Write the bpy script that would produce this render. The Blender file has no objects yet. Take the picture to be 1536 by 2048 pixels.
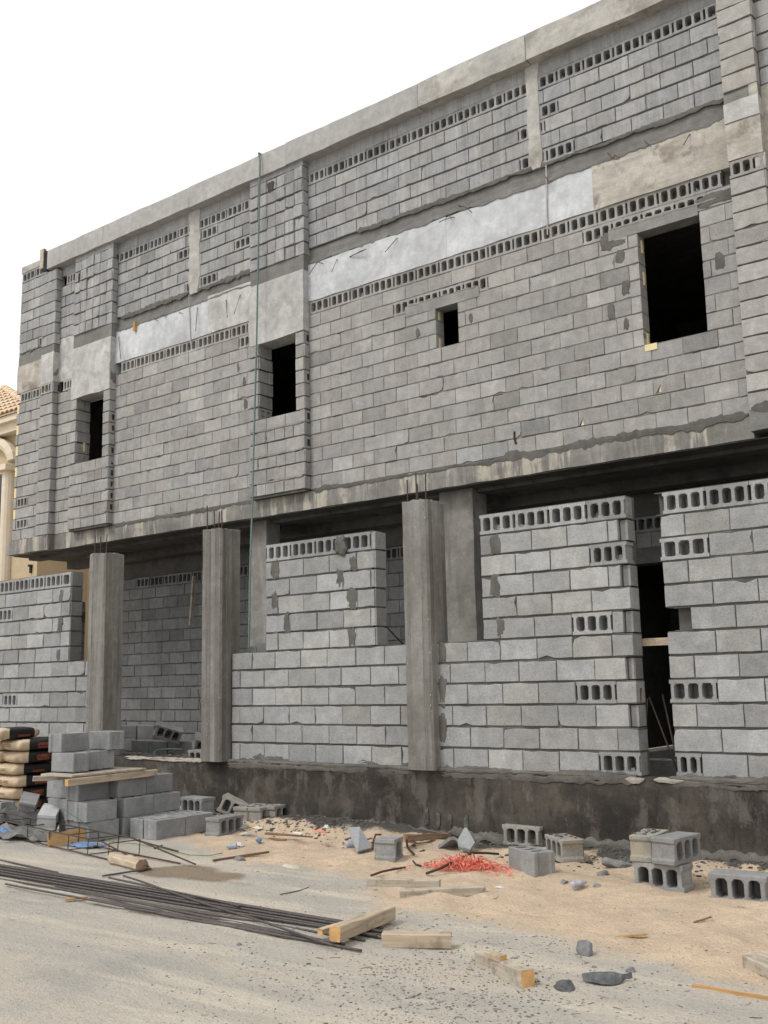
import bpy, bmesh, math, random
from mathutils import Vector, Matrix, noise
R = random.Random(7)
sc = bpy.context.scene
col = sc.collection
rad = math.radians

# ------------------------------------------------------------------ camera (solved from the block courses)
FPX, PITCH, ROLL, YAW = 2065.68, .165375, .0213, .655895
CAMZ = 1.5
def ray(px, py):
    x, y = px-768., py-1024.
    cr, sr = math.cos(ROLL), math.sin(ROLL)
    x, y = (x*cr-y*sr)/FPX, (x*sr+y*cr)/FPX
    cp, sp = math.cos(PITCH), math.sin(PITCH)
    fy, fz = cp+y*sp, sp-y*cp
    cy, sy = math.cos(YAW), math.sin(YAW)
    return Vector((x*cy-fy*sy, x*sy+fy*cy, fz))
def at(px, py, z=0.):                      # a photo pixel -> the point of the level z it shows
    r = ray(px, py); t = (z-CAMZ)/r.z
    return Vector((r.x*t, r.y*t, z))
def atY(px, py, Y):                        # ... -> the point of the upright plane Y
    r = ray(px, py); t = Y/r.y
    return Vector((r.x*t, Y, CAMZ+r.z*t))
cam = bpy.data.cameras.new('camera'); co = bpy.data.objects.new('camera', cam); col.objects.link(co)
r0 = ray(768, 1024); rx = (ray(1768, 1024)-r0).normalized(); ry = (r0-ray(768, 2024)).normalized()
m = Matrix((rx, ry, -r0.normalized())).transposed().to_4x4(); m.translation = (0, 0, CAMZ)
co.matrix_world = m
cam.sensor_fit = 'VERTICAL'; cam.sensor_height = 24; cam.lens = 24*FPX/2048; cam.clip_end = 500; cam.clip_start = .05
sc.camera = co

# ------------------------------------------------------------------ materials
def nt(name):
    mt = bpy.data.materials.new(name); mt.use_nodes = True
    t = mt.node_tree; b = t.nodes['Principled BSDF']
    return mt, t, b
class N:
    def __init__(s, t): s.t = t
    def n(s, typ, **kw):
        x = s.t.nodes.new(typ)
        for k, v in kw.items():
            if k == 'ins':
                for i, val in v.items():
                    if hasattr(val, 'is_output'): s.t.links.new(val, x.inputs[i])
                    else: x.inputs[i].default_value = val
            else: setattr(x, k, v)
        return x
    def mix(s, f, a, b, mode='MIX'):
        x = s.n('ShaderNodeMix', data_type='RGBA', blend_type=mode)
        for i, v in ((0, f), (6, a), (7, b)):
            if hasattr(v, 'is_output'): s.t.links.new(v, x.inputs[i])
            else: x.inputs[i].default_value = (*v, 1) if isinstance(v, tuple) and len(v) == 3 else v
        return x.outputs[2]
    def math(s, op, a, b=0., c=0., clamp=False):
        x = s.n('ShaderNodeMath', operation=op, use_clamp=clamp)
        for i, v in ((0, a), (1, b), (2, c)):
            if hasattr(v, 'is_output'): s.t.links.new(v, x.inputs[i])
            else: x.inputs[i].default_value = v
        return x.outputs[0]
    def ramp(s, f, lo, hi):
        x = s.n('ShaderNodeMapRange', interpolation_type='SMOOTHSTEP', ins={0: f, 1: lo, 2: hi})
        return x.outputs[0]
    def noise(s, vec, scale, detail=4., rough=.6, dist=0.):
        x = s.n('ShaderNodeTexNoise', ins={0: vec, 2: scale, 3: detail, 4: rough, 8: dist})
        return x.outputs[0]
    def sc(s, vec, v):
        return s.n('ShaderNodeMapping', ins={0: vec, 3: v}).outputs[0]
def coords(k):
    tc = k.n('ShaderNodeTexCoord'); oi = k.n('ShaderNodeObjectInfo')
    off = k.n('ShaderNodeVectorMath', operation='SCALE', ins={0: (7.1, 3.3, 5.7), 3: oi.outputs['Random']})
    # objects with their own origin get their own patch of noise
    v = k.n('ShaderNodeVectorMath', operation='ADD', ins={0: tc.outputs['Object'], 1: off.outputs[0]})
    return v.outputs[0], oi
def concrete(name, c1, c2, big=1.5, streak=0., scol=(.1, .09, .08), stain=0., stcol=(.5, .45, .36), tone=1., pores=.5, bump=.35, objvar=0., rough=.95, blot=0., blcol=(.12, .11, .1), strz=.45, strx=7., fine=1., k_=1.):
    c1, c2, scol, stcol, blcol = (tuple(q*k_ for q in z) for z in (c1, c2, scol, stcol, blcol))
    mt, t, b = nt(name); k = N(t)
    v, oi = coords(k)
    c = k.mix(k.ramp(k.noise(v, big, 5), .32, .68), c1, c2)
    mid = k.noise(v, 9, 4)
    c = k.mix(k.ramp(mid, .3, .72), c, k.mix(1., c, (.82, .82, .825), 'MULTIPLY'))
    c = k.mix(k.ramp(k.noise(v, 4.2, 5, .65), .52, .72), c, k.mix(1., c, (1.17, 1.17, 1.165), 'MULTIPLY'))
    fn = k.noise(v, 55, 4, .75)
    f2 = k.math('MULTIPLY_ADD', fn, .5*fine, 1-.25*fine)
    c = k.mix(1., c, f2, 'MULTIPLY')
    if pores:
        vo = k.n('ShaderNodeTexNoise', ins={0: v, 2: 130., 3: 1., 4: .5}).outputs[0]
        c = k.mix(k.math('MULTIPLY', k.ramp(vo, .6, .72), pores), c, k.mix(1., c, (.42, .42, .42), 'MULTIPLY'))
    if streak:
        sv = k.sc(v, (strx, strx, strz)); s1 = k.noise(sv, 1.6, 6, .65)
        c = k.mix(k.math('MULTIPLY', k.ramp(s1, .5, .68), streak), c, scol)
    if stain:
        sv = k.sc(v, (strx*.45, strx*.45, strz*.9)); s2 = k.noise(sv, 1.3, 6, .7)
        c = k.mix(k.math('MULTIPLY', k.ramp(s2, .52, .62), stain), c, stcol)
    if blot:
        s3 = k.noise(v, 2.6, 6, .7, .3)
        c = k.mix(k.math('MULTIPLY', k.ramp(s3, .5, .66), blot), c, blcol)
    a = k.n('ShaderNodeAttribute', attribute_name='tone')
    if tone:
        c = k.mix(1., c, k.math('MULTIPLY_ADD', a.outputs['Fac'], tone, 1-tone), 'MULTIPLY')
        hue = k.math('FRACT', k.math('MULTIPLY', a.outputs['Fac'], 53.71))     # each block its own cast
        c = k.mix(1., c, k.mix(hue, (1.015, 1.0, .97), (.985, 1., 1.02)), 'MULTIPLY')
    if objvar: c = k.mix(1., c, k.math('MULTIPLY_ADD', oi.outputs['Random'], objvar, 1-objvar/2), 'MULTIPLY')
    t.links.new(c, b.inputs['Base Color']); b.inputs['Roughness'].default_value = rough
    b.inputs['Specular IOR Level'].default_value = .25
    if bump:
        h = k.math('ADD', k.math('MULTIPLY', fn, .5), k.math('ADD', mid, k.math('MULTIPLY', k.noise(v, 170, 2), .5)))
        bp = k.n('ShaderNodeBump', ins={0: bump, 1: .012, 'Height': h}); t.links.new(bp.outputs[0], b.inputs['Normal'])
    return mt
def wood(name, c1, c2, end=None, dirt=.3, dcol=(.12, .1, .08)):
    mt, t, b = nt(name); k = N(t); v, oi = coords(k)
    g = k.noise(k.sc(v, (2., 34., 34.)), 1.2, 5, .6, .4)
    c = k.mix(k.ramp(g, .3, .7), c1, c2)
    g2 = k.noise(k.sc(v, (3., 90., 90.)), 1.5, 2)
    c = k.mix(1., c, k.math('MULTIPLY_ADD', g2, .5, .75), 'MULTIPLY')
    c = k.mix(k.math('MULTIPLY', k.ramp(k.noise(v, 9, 5, .7), .5, .68), dirt), c, dcol)
    t.links.new(c, b.inputs['Base Color']); b.inputs['Roughness'].default_value = .85
    bp = k.n('ShaderNodeBump', ins={0: .4, 1: .004, 'Height': g}); t.links.new(bp.outputs[0], b.inputs['Normal'])
    return mt
def plain(name, c, rough=.8, var=.25, scale=20, metal=0., bump=.15, c2=None):
    mt, t, b = nt(name); k = N(t); v, oi = coords(k)
    nz = k.noise(v, scale, 4)
    cc = k.mix(k.ramp(nz, .3, .7), c, c2 or tuple(x*(1-var) for x in c))
    t.links.new(cc, b.inputs['Base Color']); b.inputs['Roughness'].default_value = rough; b.inputs['Metallic'].default_value = metal
    b.inputs['Specular IOR Level'].default_value = .3
    bp = k.n('ShaderNodeBump', ins={0: bump, 1: .01, 'Height': nz}); t.links.new(bp.outputs[0], b.inputs['Normal'])
    return mt
M = {}
M['block'] = concrete('weathered_block', (.285, .278, .268), (.335, .328, .318), 1.2, streak=.22, scol=(.17, .165, .16), tone=1, pores=.45, k_=1.1, fine=1.5, bump=.5, blot=.22, blcol=(.2, .195, .185), stain=.16, stcol=(.42, .415, .4))
M['block_up'] = concrete('weathered_block_upper', (.272, .272, .274), (.328, .327, .328), 1.2, streak=.5, scol=(.16, .158, .155), stain=.3, stcol=(.42, .42, .42), strx=14, strz=.5, tone=1, pores=.45, k_=1.06, fine=1.5, bump=.5)
M['block_new'] = concrete('fresh_block', (.368, .374, .376), (.428, .432, .432), 1.2, streak=0, tone=1, pores=.75, blot=.3, blcol=(.28, .275, .262), k_=0.83, fine=1.5, bump=.5)
M['block_in'] = concrete('shade_toned_block', (.3, .305, .305), (.36, .365, .365), 1.2, streak=.4, scol=(.18, .175, .165), tone=1, pores=.4, k_=0.6, fine=1.5, bump=.5)  # shade under the slab put into the colour, blocks darkened
M['loose'] = concrete('loose_block', (.35, .35, .35), (.42, .42, .415), 3, tone=1, pores=.6, objvar=.16, blot=.3, blcol=(.25, .24, .225), k_=0.74, fine=1.5, bump=.5)
M['loose_dusty'] = concrete('dusty_block', (.36, .35, .32), (.43, .41, .37), 3, tone=1, pores=.6, objvar=.15, blot=.5, blcol=(.5, .42, .3), k_=0.78, fine=1.5, bump=.5)
M['loose_pale'] = concrete('pale_loose_block', (.46, .465, .47), (.54, .545, .55), 3, tone=1, pores=.5, blot=.2, blcol=(.36, .36, .36))
M['stackb'] = concrete('stack_block', (.3, .305, .31), (.37, .375, .38), 3, tone=1, pores=.5, objvar=.2, streak=.15, scol=(.2, .2, .2), k_=0.86, fine=1.5, bump=.5)
M['mortar'] = concrete('mortar', (.125, .12, .112), (.185, .178, .166), 3, tone=1, pores=.3, k_=0.8)
M['mortar_l'] = concrete('light_mortar', (.24, .235, .225), (.3, .295, .28), 3, tone=1, pores=.3)
M['smear'] = concrete('wet_mortar', (.165, .158, .145), (.225, .215, .2), 6, tone=1, pores=.2, k_=0.66)
M['conc'] = concrete('slab_concrete', (.19, .18, .165), (.3, .29, .27), 1.3, streak=.55, scol=(.4, .385, .355), stain=.85, stcol=(.5, .46, .38), blot=.5, blcol=(.13, .12, .11), k_=0.95)
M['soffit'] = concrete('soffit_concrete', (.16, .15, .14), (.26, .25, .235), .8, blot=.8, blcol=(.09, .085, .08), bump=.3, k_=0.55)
M['parapet'] = concrete('parapet_concrete', (.36, .355, .34), (.43, .425, .41), .7, streak=.25, scol=(.27, .26, .24), blot=.25, blcol=(.28, .265, .24), pores=.3, fine=.6)
M['parapet_warm'] = concrete('parapet_concrete_warm', (.37, .355, .33), (.47, .455, .425), 1.6, streak=.3, scol=(.24, .225, .2), blot=.85, blcol=(.25, .228, .2), stain=.4, stcol=(.56, .53, .49), strx=2.5, strz=2., pores=.4, fine=1.2)
M['band'] = concrete('ledge_concrete', (.2, .195, .185), (.265, .26, .245), 1.3, streak=0, pores=.4, blot=.35, blcol=(.16, .15, .14), k_=0.86)
M['white'] = concrete('whitewashed_concrete', (.68, .695, .72), (.54, .555, .575), 1.4, pores=.2, blot=.45, blcol=(.4, .4, .395), streak=.3, scol=(.47, .47, .46), fine=.5, bump=.2, k_=0.86)
M['cream'] = concrete('cream_concrete', (.52, .485, .43), (.385, .355, .31), 3.2, pores=.5, blot=.95, blcol=(.225, .195, .165), streak=.5, scol=(.3, .27, .23), strx=1.1, strz=7., stain=.3, stcol=(.6, .57, .52), fine=1.3, bump=.6)
M['grey_beam'] = concrete('grey_beam_concrete', (.54, .535, .52), (.40, .395, .385), 2.2, pores=.4, blot=.6, blcol=(.27, .26, .245), streak=.35, scol=(.55, .54, .53), strx=4, fine=1.2)
M['pillar'] = concrete('pillar_concrete', (.2, .192, .175), (.265, .257, .24), 1.4, streak=.7, scol=(.13, .123, .11), stain=.4, stcol=(.36, .352, .33), strz=.3, strx=13, pores=.5, fine=1.5, bump=.6, k_=.95)
M['plinth'] = concrete('stained_plinth', (.05, .045, .04), (.125, .11, .094), 1.6, streak=.6, scol=(.032, .028, .024), stain=.5, stcol=(.22, .205, .185), blot=.75, blcol=(.155, .13, .105), strz=2., strx=8, pores=.5, rough=.9, fine=1.6, bump=.6, k_=0.72)
M['block_pale'] = concrete('pale_block', (.385, .372, .352), (.43, .418, .398), 1.2, streak=.25, scol=(.3, .285, .265), tone=1, pores=.4, k_=.95, fine=1.5, bump=.5)
M['mort_f'] = concrete('facade_mortar', (.185, .18, .17), (.235, .228, .215), 3, tone=1, pores=.3)
M['ledge'] = concrete('mortar_ledge', (.115, .108, .098), (.175, .165, .15), 4, tone=1, pores=.4, blot=.4, blcol=(.08, .075, .068))
M['pier'] = concrete('pier_concrete', (.2, .19, .17), (.3, .29, .265), 1.1, streak=.6, scol=(.13, .122, .11), stain=.4, stcol=(.36, .35, .32), blot=.6, blcol=(.14, .13, .115), strx=5, strz=.6, pores=.4, bump=.5)
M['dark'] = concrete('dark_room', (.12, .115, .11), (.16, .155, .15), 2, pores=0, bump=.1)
M['foam'] = plain('yellow_foam', (.72, .62, .36), .8, .1)
M['rebar'] = plain('rusty_steel', (.055, .045, .042), .62, .4, 60, .6, .3, (.11, .075, .055))
M['rebar_d'] = plain('dark_steel', (.075, .07, .071), .6, .4, 40, .4, .3, (.125, .105, .095))
M['rust'] = plain('brown_rust', (.11, .05, .03), .8, .3, 40, .2, .3)
M['timber'] = wood('pale_timber', (.5, .41, .3), (.34, .27, .195), dirt=.5)
M['timber_grey'] = wood('weathered_timber', (.46, .41, .335), (.34, .295, .235), dirt=.65)
M['timber_end'] = wood('cut_timber_end', (.62, .38, .16), (.5, .29, .11), dirt=.1)
M['ply'] = wood('orange_plywood', (.52, .33, .15), (.42, .26, .12), dirt=.15)
M['lath'] = wood('orange_lath', (.5, .3, .12), (.36, .2, .08), dirt=.1)
M['stick'] = wood('brown_stick', (.25, .14, .08), (.15, .085, .05), dirt=.2)
M['kraft'] = plain('kraft_paper', (.58, .46, .32), .75, .2, 9, 0, .9)
M['bagblack'] = plain('black_print', (.02, .018, .019), .55, .3, 9, 0, .9)
M['orange'] = plain('orange_print', (.36, .1, .05), .7, .1, 8)
M['ink'] = plain('brown_ink', (.2, .13, .09), .7, .1, 8)
M['rope'] = plain('teal_rope', (.15, .215, .205), .8, .3, 30)
M['green'] = plain('green_cord', (.12, .27, .1), .8, .2)
M['pink'] = plain('coral_plastic', (.62, .12, .08), .6, .25, 15, 0, .1, (.75, .27, .2))
M['tarp'] = plain('grey_tarp', (.05, .052, .052), .7, .4, 9, 0, .5, (.1, .1, .098))
M['tarp_l'] = plain('pale_sheet', (.2, .2, .195), .75, .4, 9, 0, .6)
M['blue'] = plain('blue_plastic', (.16, .25, .42), .5, .2, 8)
M['pwhite'] = plain('white_paper', (.6, .59, .55), .7, .12, 9)
M['bottle'] = plain('grey_blue_plastic', (.38, .42, .5), .25, .3, 14)
M['can'] = plain('scuffed_can', (.5, .5, .58), .45, .45, 30, 0, .4)
M['plaster'] = plain('cream_plaster', (.52, .47, .385), .95, .3, 20, 0, .6)
M['sheet'] = plain('cement_sheet', (.25, .26, .265), .95, .2, 30, 0, .5, (.3, .31, .315))
M['rock'] = plain('grey_rubble', (.24, .24, .245), .95, .35, 18, 0, .5)
M['bark'] = wood('driftwood', (.3, .2, .12), (.19, .125, .08), dirt=.3)
M['charred'] = plain('dark_sheet_metal', (.14, .145, .15), .6, .4, 25, .3, .4)
M['stucco'] = plain('beige_stucco', (.5, .405, .27), .95, .08, 5, 0, .1)
M['trim'] = plain('cream_trim', (.68, .6, .48), .9, .08, 5, 0, .1)
M['tile'] = plain('clay_tile', (.55, .4, .27), .9, .3, 3, 0, .1, (.66, .53, .38))
M['iron'] = plain('black_iron', (.03, .03, .035), .6, .2)
M['glass'] = plain('dark_glass', (.05, .06, .08), .1, .2)
M['yard'] = plain('yard_dirt', (.15, .14, .125), .95, .4, 6, 0, .5)
M['soil'] = plain('dark_debris', (.045, .043, .04), .95, .5, 14, 0, .5, (.13, .125, .115))
M['gravel'] = plain('road_gravel', (.11, .1, .095), .95, .5, 3, 0, .1, (.17, .16, .15))
M['straw'] = plain('straw', (.3, .2, .11), .9, .4, 3)

# ------------------------------------------------------------------ mesh builder
class MB:
    def __init__(s): s.v = []; s.f = []; s.m = []; s.t = []; s.slots = []
    def slot(s, name):
        if name not in s.slots: s.slots.append(name)
        return s.slots.index(name)
    def add(s, vs, fs, mat, tone=1.):
        o = len(s.v); s.v += [tuple(p) for p in vs]; i = s.slot(mat)
        for f in fs: s.f.append([o+a for a in f]); s.m.append(i); s.t.append(tone)
    def box(s, x0, x1, y0, y1, z0, z1, mat, tone=1., j=0.):
        vs = [(x+R.uniform(-j, j), y+R.uniform(-j, j), z+R.uniform(-j, j)) for z in (z0, z1) for x, y in ((x0, y0), (x1, y0), (x1, y1), (x0, y1))]
        s.add(vs, [(3, 2, 1, 0), (4, 5, 6, 7), (0, 1, 5, 4), (1, 2, 6, 5), (2, 3, 7, 6), (3, 0, 4, 7)], mat, tone)
    def tube(s, pts, r, mat, n=6, tone=1., taper=None):
        pts = [Vector(p) for p in pts]; rings = []
        for i, p in enumerate(pts):
            d = (pts[min(i+1, len(pts)-1)]-pts[max(i-1, 0)]).normalized()
            a = d.cross(Vector((0, 0, 1))) if abs(d.z) < .9 else d.cross(Vector((1, 0, 0)))
            a.normalize(); b = d.cross(a)
            rr = r if taper is None else r*(1+(taper-1)*i/(len(pts)-1))
            rings.append([p+(a*math.cos(2*math.pi*q/n)+b*math.sin(2*math.pi*q/n))*rr for q in range(n)])
        vs = [p for g in rings for p in g]; fs = []
        for i in range(len(rings)-1):
            for q in range(n):
                fs.append((i*n+q, i*n+(q+1) % n, (i+1)*n+(q+1) % n, (i+1)*n+q))
        fs += [tuple(range(n))[::-1], tuple((len(rings)-1)*n+q for q in range(n))]
        s.add(vs, fs, mat, tone)
    def build(s, name, parent=None, smooth=False, loc=None):
        me = bpy.data.meshes.new(name); me.from_pydata(s.v, [], s.f)
        for x in s.slots: me.materials.append(M[x])
        me.polygons.foreach_set('material_index', s.m)
        if smooth: me.polygons.foreach_set('use_smooth', [True]*len(s.f))
        at_ = me.attributes.new('tone', 'FLOAT', 'FACE'); at_.data.foreach_set('value', s.t)
        me.update()
        o = bpy.data.objects.new(name, me); col.objects.link(o)
        if parent: o.parent = parent
        if loc is not None: o.location = loc
        return o
def tag(o, label=None, cat=None, group=None, kind=None):
    for k_, v_ in (('label', label), ('category', cat), ('group', group), ('kind', kind)):
        if v_: o[k_] = v_
    return o
def empty(name, loc=(0, 0, 0)):
    o = bpy.data.objects.new(name, None); col.objects.link(o); o.location = loc; o.empty_display_size = .2; return o

# ------------------------------------------------------------------ masonry
class Fr:                                    # a wall face: u along it, d into the wall
    def __init__(s, ox, oy, ux=1, uy=0, nx=0, ny=1): s.a = (ox, oy, ux, uy, nx, ny)
    def __call__(s, u, d, z):
        ox, oy, ux, uy, nx, ny = s.a
        return (ox+u*ux+d*nx, oy+u*uy+d*ny, z)
def edge(a, b, n, j, amp, key):
    out = []
    for i in range(n):
        t = i/n
        out.append((a[0]+(b[0]-a[0])*t, a[1]+(b[1]-a[1])*t))
    return out
def solid(mb, fr, u0, u1, z0, z1, mat, depth, tone, rag=.006, tilt=.004, step=.1):
    w, h = u1-u0, z1-z0
    nu = max(2, int(w/step*1.3)); pts = []
    jr = lambda s: R.uniform(-s, s)
    chip = R.random()
    for i in range(nu): pts.append((u0+w*i/nu+(jr(.004) if i else jr(.002)), z0+abs(jr(rag*.5))))
    for i in range(3): pts.append((u1-abs(jr(rag*.4)), z0+h*i/3+.004))
    sag = R.uniform(0, rag)
    for i in range(nu): pts.append((u1-w*i/nu+(jr(.006) if i else 0), z1-R.uniform(0, rag)-(sag if R.random() < .5 else 0)))
    for i in range(3): pts.append((u0+abs(jr(rag*.4)), z1-h*i/3-.004))
    if chip < .2:
        k = R.randrange(len(pts)); cu, cz = (u0+u1)/2, (z0+z1)/2
        p = pts[k]; pts[k] = (p[0]+(cu-p[0])*R.uniform(.04, .13), p[1]+(cz-p[1])*R.uniform(.08, .3))
    d0, tz, tu = jr(tilt), jr(tilt), jr(tilt)
    n = len(pts)
    F = [fr(u, d0+tz*(z-z0)/h+tu*(u-u0)/w, z) for u, z in pts]
    # a softened arris: inner outline at the face, outer outline 4 mm back
    cu, cz = (u0+u1)/2, (z0+z1)/2
    I = []
    for u, z in pts:
        du = .0035 if u < cu else -.0035; dz = .0035 if z < cz else -.0035
        I.append(fr(u+du, d0+tz*(z-z0)/h+tu*(u-u0)/w-.004, z+dz))
    B = [fr(u, depth, z) for u, z in pts]
    vs = I+F+B
    fs = [tuple(range(n))]
    for i in range(n):
        k = (i+1) % n
        fs.append((i, n+i, n+k, k)); fs.append((n+i, 2*n+i, 2*n+k, n+k))
    fs = [f[::-1] for f in fs]
    mb.add(vs, fs, mat, tone)
def hollow(mb, fr, u0, u1, z0, z1, mat, depth, tone, cells=3, half=True):
    w, h = u1-u0, z1-z0
    e = .018 if half else .03; web = .03; shell = .03
    cw = (w-2*e-(cells-1)*web-2*(.024 if half else 0))/cells
    d0 = R.uniform(-.003, .003); j = lambda: R.uniform(-.0025, .0025)
    us = []; u = u0+e+(.024 if half else 0)
    for i in range(cells): us.append((u, u+cw)); u += cw+web
    if half:                                # open notch at both ends
        pass
    lo, hi = z0+shell, z1-shell
    xs0 = u0+(.013 if half else 0); xs1 = u1-(.013 if half else 0)
    # top and bottom rails
    def quad(a, b, c, d_, t=tone): mb.add([fr(a, d0, c), fr(b, d0, c), fr(b, d0, d_), fr(a, d0, d_)], [(0, 1, 2, 3)], mat, t)
    quad(u0, u1, z0, lo); quad(u0, u1, hi, z1)
    prev = xs0
    for a, b in us+[(xs1, None)]:
        quad(prev, a, lo, hi); prev = b
    for a, b in us:
        c = min(.016, (b-a)*.3)
        oc = [(a+c, lo), (b-c, lo), (b, lo+c), (b, hi-c), (b-c, hi), (a+c, hi), (a, hi-c), (a, lo+c)]
        sx_, sz_ = R.uniform(-.004, .004), R.uniform(-.004, .004)
        oc = [(min(b, max(a, x+j()*1.6+sx_*.3)), min(hi, max(lo, z+j()*1.6+(sz_ if z > (lo+hi)/2 else -sz_)))) for x, z in oc]
        for (cx, cz), (p, q) in (((b, lo), (1, 2)), ((b, hi), (3, 4)), ((a, hi), (5, 6)), ((a, lo), (7, 0))):
            mb.add([fr(cx, d0+.0004, cz), fr(*((oc[q][0], d0+.0004, oc[q][1]))), fr(oc[p][0], d0+.0004, oc[p][1])], [(0, 1, 2)], mat, tone)
        vs = [fr(x, d0-.0006, z) for x, z in oc]+[fr(x, depth*.95, z) for x, z in oc]
        mb.add(vs, [(i, i+8, (i+1) % 8+8, (i+1) % 8) for i in range(8)]+[tuple(range(15, 7, -1))], mat, tone*.95)
        if R.random() < .16:                 # mortar squeezed into the cell
            f0_, zz_ = R.uniform(.02, .09), lo+(hi-lo)*R.uniform(.12, .5)
            nn_ = 6; tp = [fr(a+(b-a)*i/(nn_-1), f0_+.02*math.sin(i*2.1), zz_+R.uniform(-.015, .02)) for i in range(nn_)]; bt_ = [fr(a+(b-a)*i/(nn_-1), f0_-.015, lo) for i in range(nn_)]; bk_ = [fr(a+(b-a)*i/(nn_-1), .14, zz_) for i in range(nn_)]
            mb.add(tp+bt_+bk_, [(i, i+1, nn_+i+1, nn_+i) for i in range(nn_-1)]+[(i, i+1, 2*nn_+i+1, 2*nn_+i) for i in range(nn_-1)], mat, tone*.8)
    # outer skin
    vs = [fr(u0, d0, z0), fr(u1, d0, z0), fr(u1, d0, z1), fr(u0, d0, z1), fr(u0, depth, z0), fr(u1, depth, z0), fr(u1, depth, z1), fr(u0, depth, z1)]
    mb.add(vs, [(0, 4, 5, 1), (2, 6, 7, 3)], mat, tone)
    if half:
        for (p, q) in ((u0, xs0), (u1, xs1)):
            vs = [fr(q, d0, lo), fr(q, depth*.8, lo), fr(q, depth*.8, hi), fr(q, d0, hi), fr(p, d0, lo), fr(p, depth*.8, lo), fr(p, depth*.8, hi), fr(p, d0, hi)]
            mb.add(vs, [(0, 1, 2, 3), (0, 4, 5, 1), (3, 2, 6, 7)], mat, tone*.9)
            vs = [fr(p, d0, z0), fr(p, depth, z0), fr(p, depth, lo), fr(p, d0, lo), fr(p, d0, hi), fr(p, depth, hi), fr(p, depth, z1), fr(p, d0, z1)]
            mb.add(vs, [(0, 1, 2, 3), (4, 5, 6, 7)], mat, tone)
    else: mb.add(vs, [(0, 3, 7, 4), (1, 5, 6, 2)], mat, tone)
def tone_pick(s=.07):
    t = R.gauss(1, s)
    q = R.random()
    if q < .07: t *= .84
    elif q > .93: t *= 1.1
    return max(.7, min(1.25, t))
def smear(mb, fr, u, z, w, h, mat='smear', d=-.003, n=26, rough=.28, tone=1., thick=.005):
    n = 26; ph_ = R.uniform(0, 99)
    o = []
    for i in range(n):
        a = 2*math.pi*i/n; k = 1+rough*(1.5*noise.noise(Vector((math.cos(a)*1.3+ph_, math.sin(a)*1.3, 0)))+.9*noise.noise(Vector((math.cos(a)*4+ph_, math.sin(a)*4, 7))))
        ca, sa = math.cos(a), math.sin(a)
        o.append((u+w/2*math.copysign(abs(ca)**.7, ca)*k, z+h/2*math.copysign(abs(sa)**.7, sa)*k))
    C = fr(u, d-thick, z)
    mid = [fr(u+(p-u)*.75, d-thick*R.uniform(.6, 1.1), z+(q-z)*.75) for p, q in o]
    O = [fr(p, d, q) for p, q in o]; B = [fr(p, .012, q) for p, q in o]
    vs = [C]+mid+O+B; fs = []
    for i in range(n):
        k = (i+1) % n
        fs += [(0, 1+k, 1+i), (1+i, 1+k, 1+n+k, 1+n+i), (1+n+i, 1+n+k, 1+2*n+k, 1+2*n+i)]
    mb.add(vs, fs, mat, tone)
def frac(x, y):
    return noise.noise(Vector((x*1.7, y, 0)))*.55+noise.noise(Vector((x*5.3, y+3, 0)))*.4+noise.noise(Vector((x*13, y+6, 0)))*.28+noise.noise(Vector((x*29, y+9, 0)))*.16
def ragband(mb, fr, u0, u1, zc, h, mat='smear', d=-.003, step=.022, amp=.5, tone=1., bias=0., thick=.003):
    # a strip of mortar with a torn edge, following a joint; where it thins out it breaks off
    n = max(3, int((u1-u0)/step)); ph = R.uniform(0, 99); run = []
    def flush():
        if len(run) < 3: return
        vs = []; fs = []
        for u, zt, zb in run:
            zm = (zt+zb)/2
            vs += [fr(u, .012, zt), fr(u, d, zt-.002), fr(u, d-thick, zm), fr(u, d, zb+.002), fr(u, .012, zb)]
        for i in range(len(run)-1):
            for q in range(4): fs.append((i*5+q, i*5+q+1, i*5+q+6, i*5+q+5))
        mb.add(vs, fs, mat, tone)
    for i in range(n+1):
        u = u0+(u1-u0)*i/n
        e = min(1, i/3, (n-i)/3)
        zt = zc+h*(.5+1.5*amp*frac(u, ph))*e; zb = zc-h*(.5+1.5*amp*frac(u, ph+40))*e-bias*e
        if zt-zb < .005: flush(); run = []; continue
        run.append((u, zt, zb))
    flush()
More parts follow.
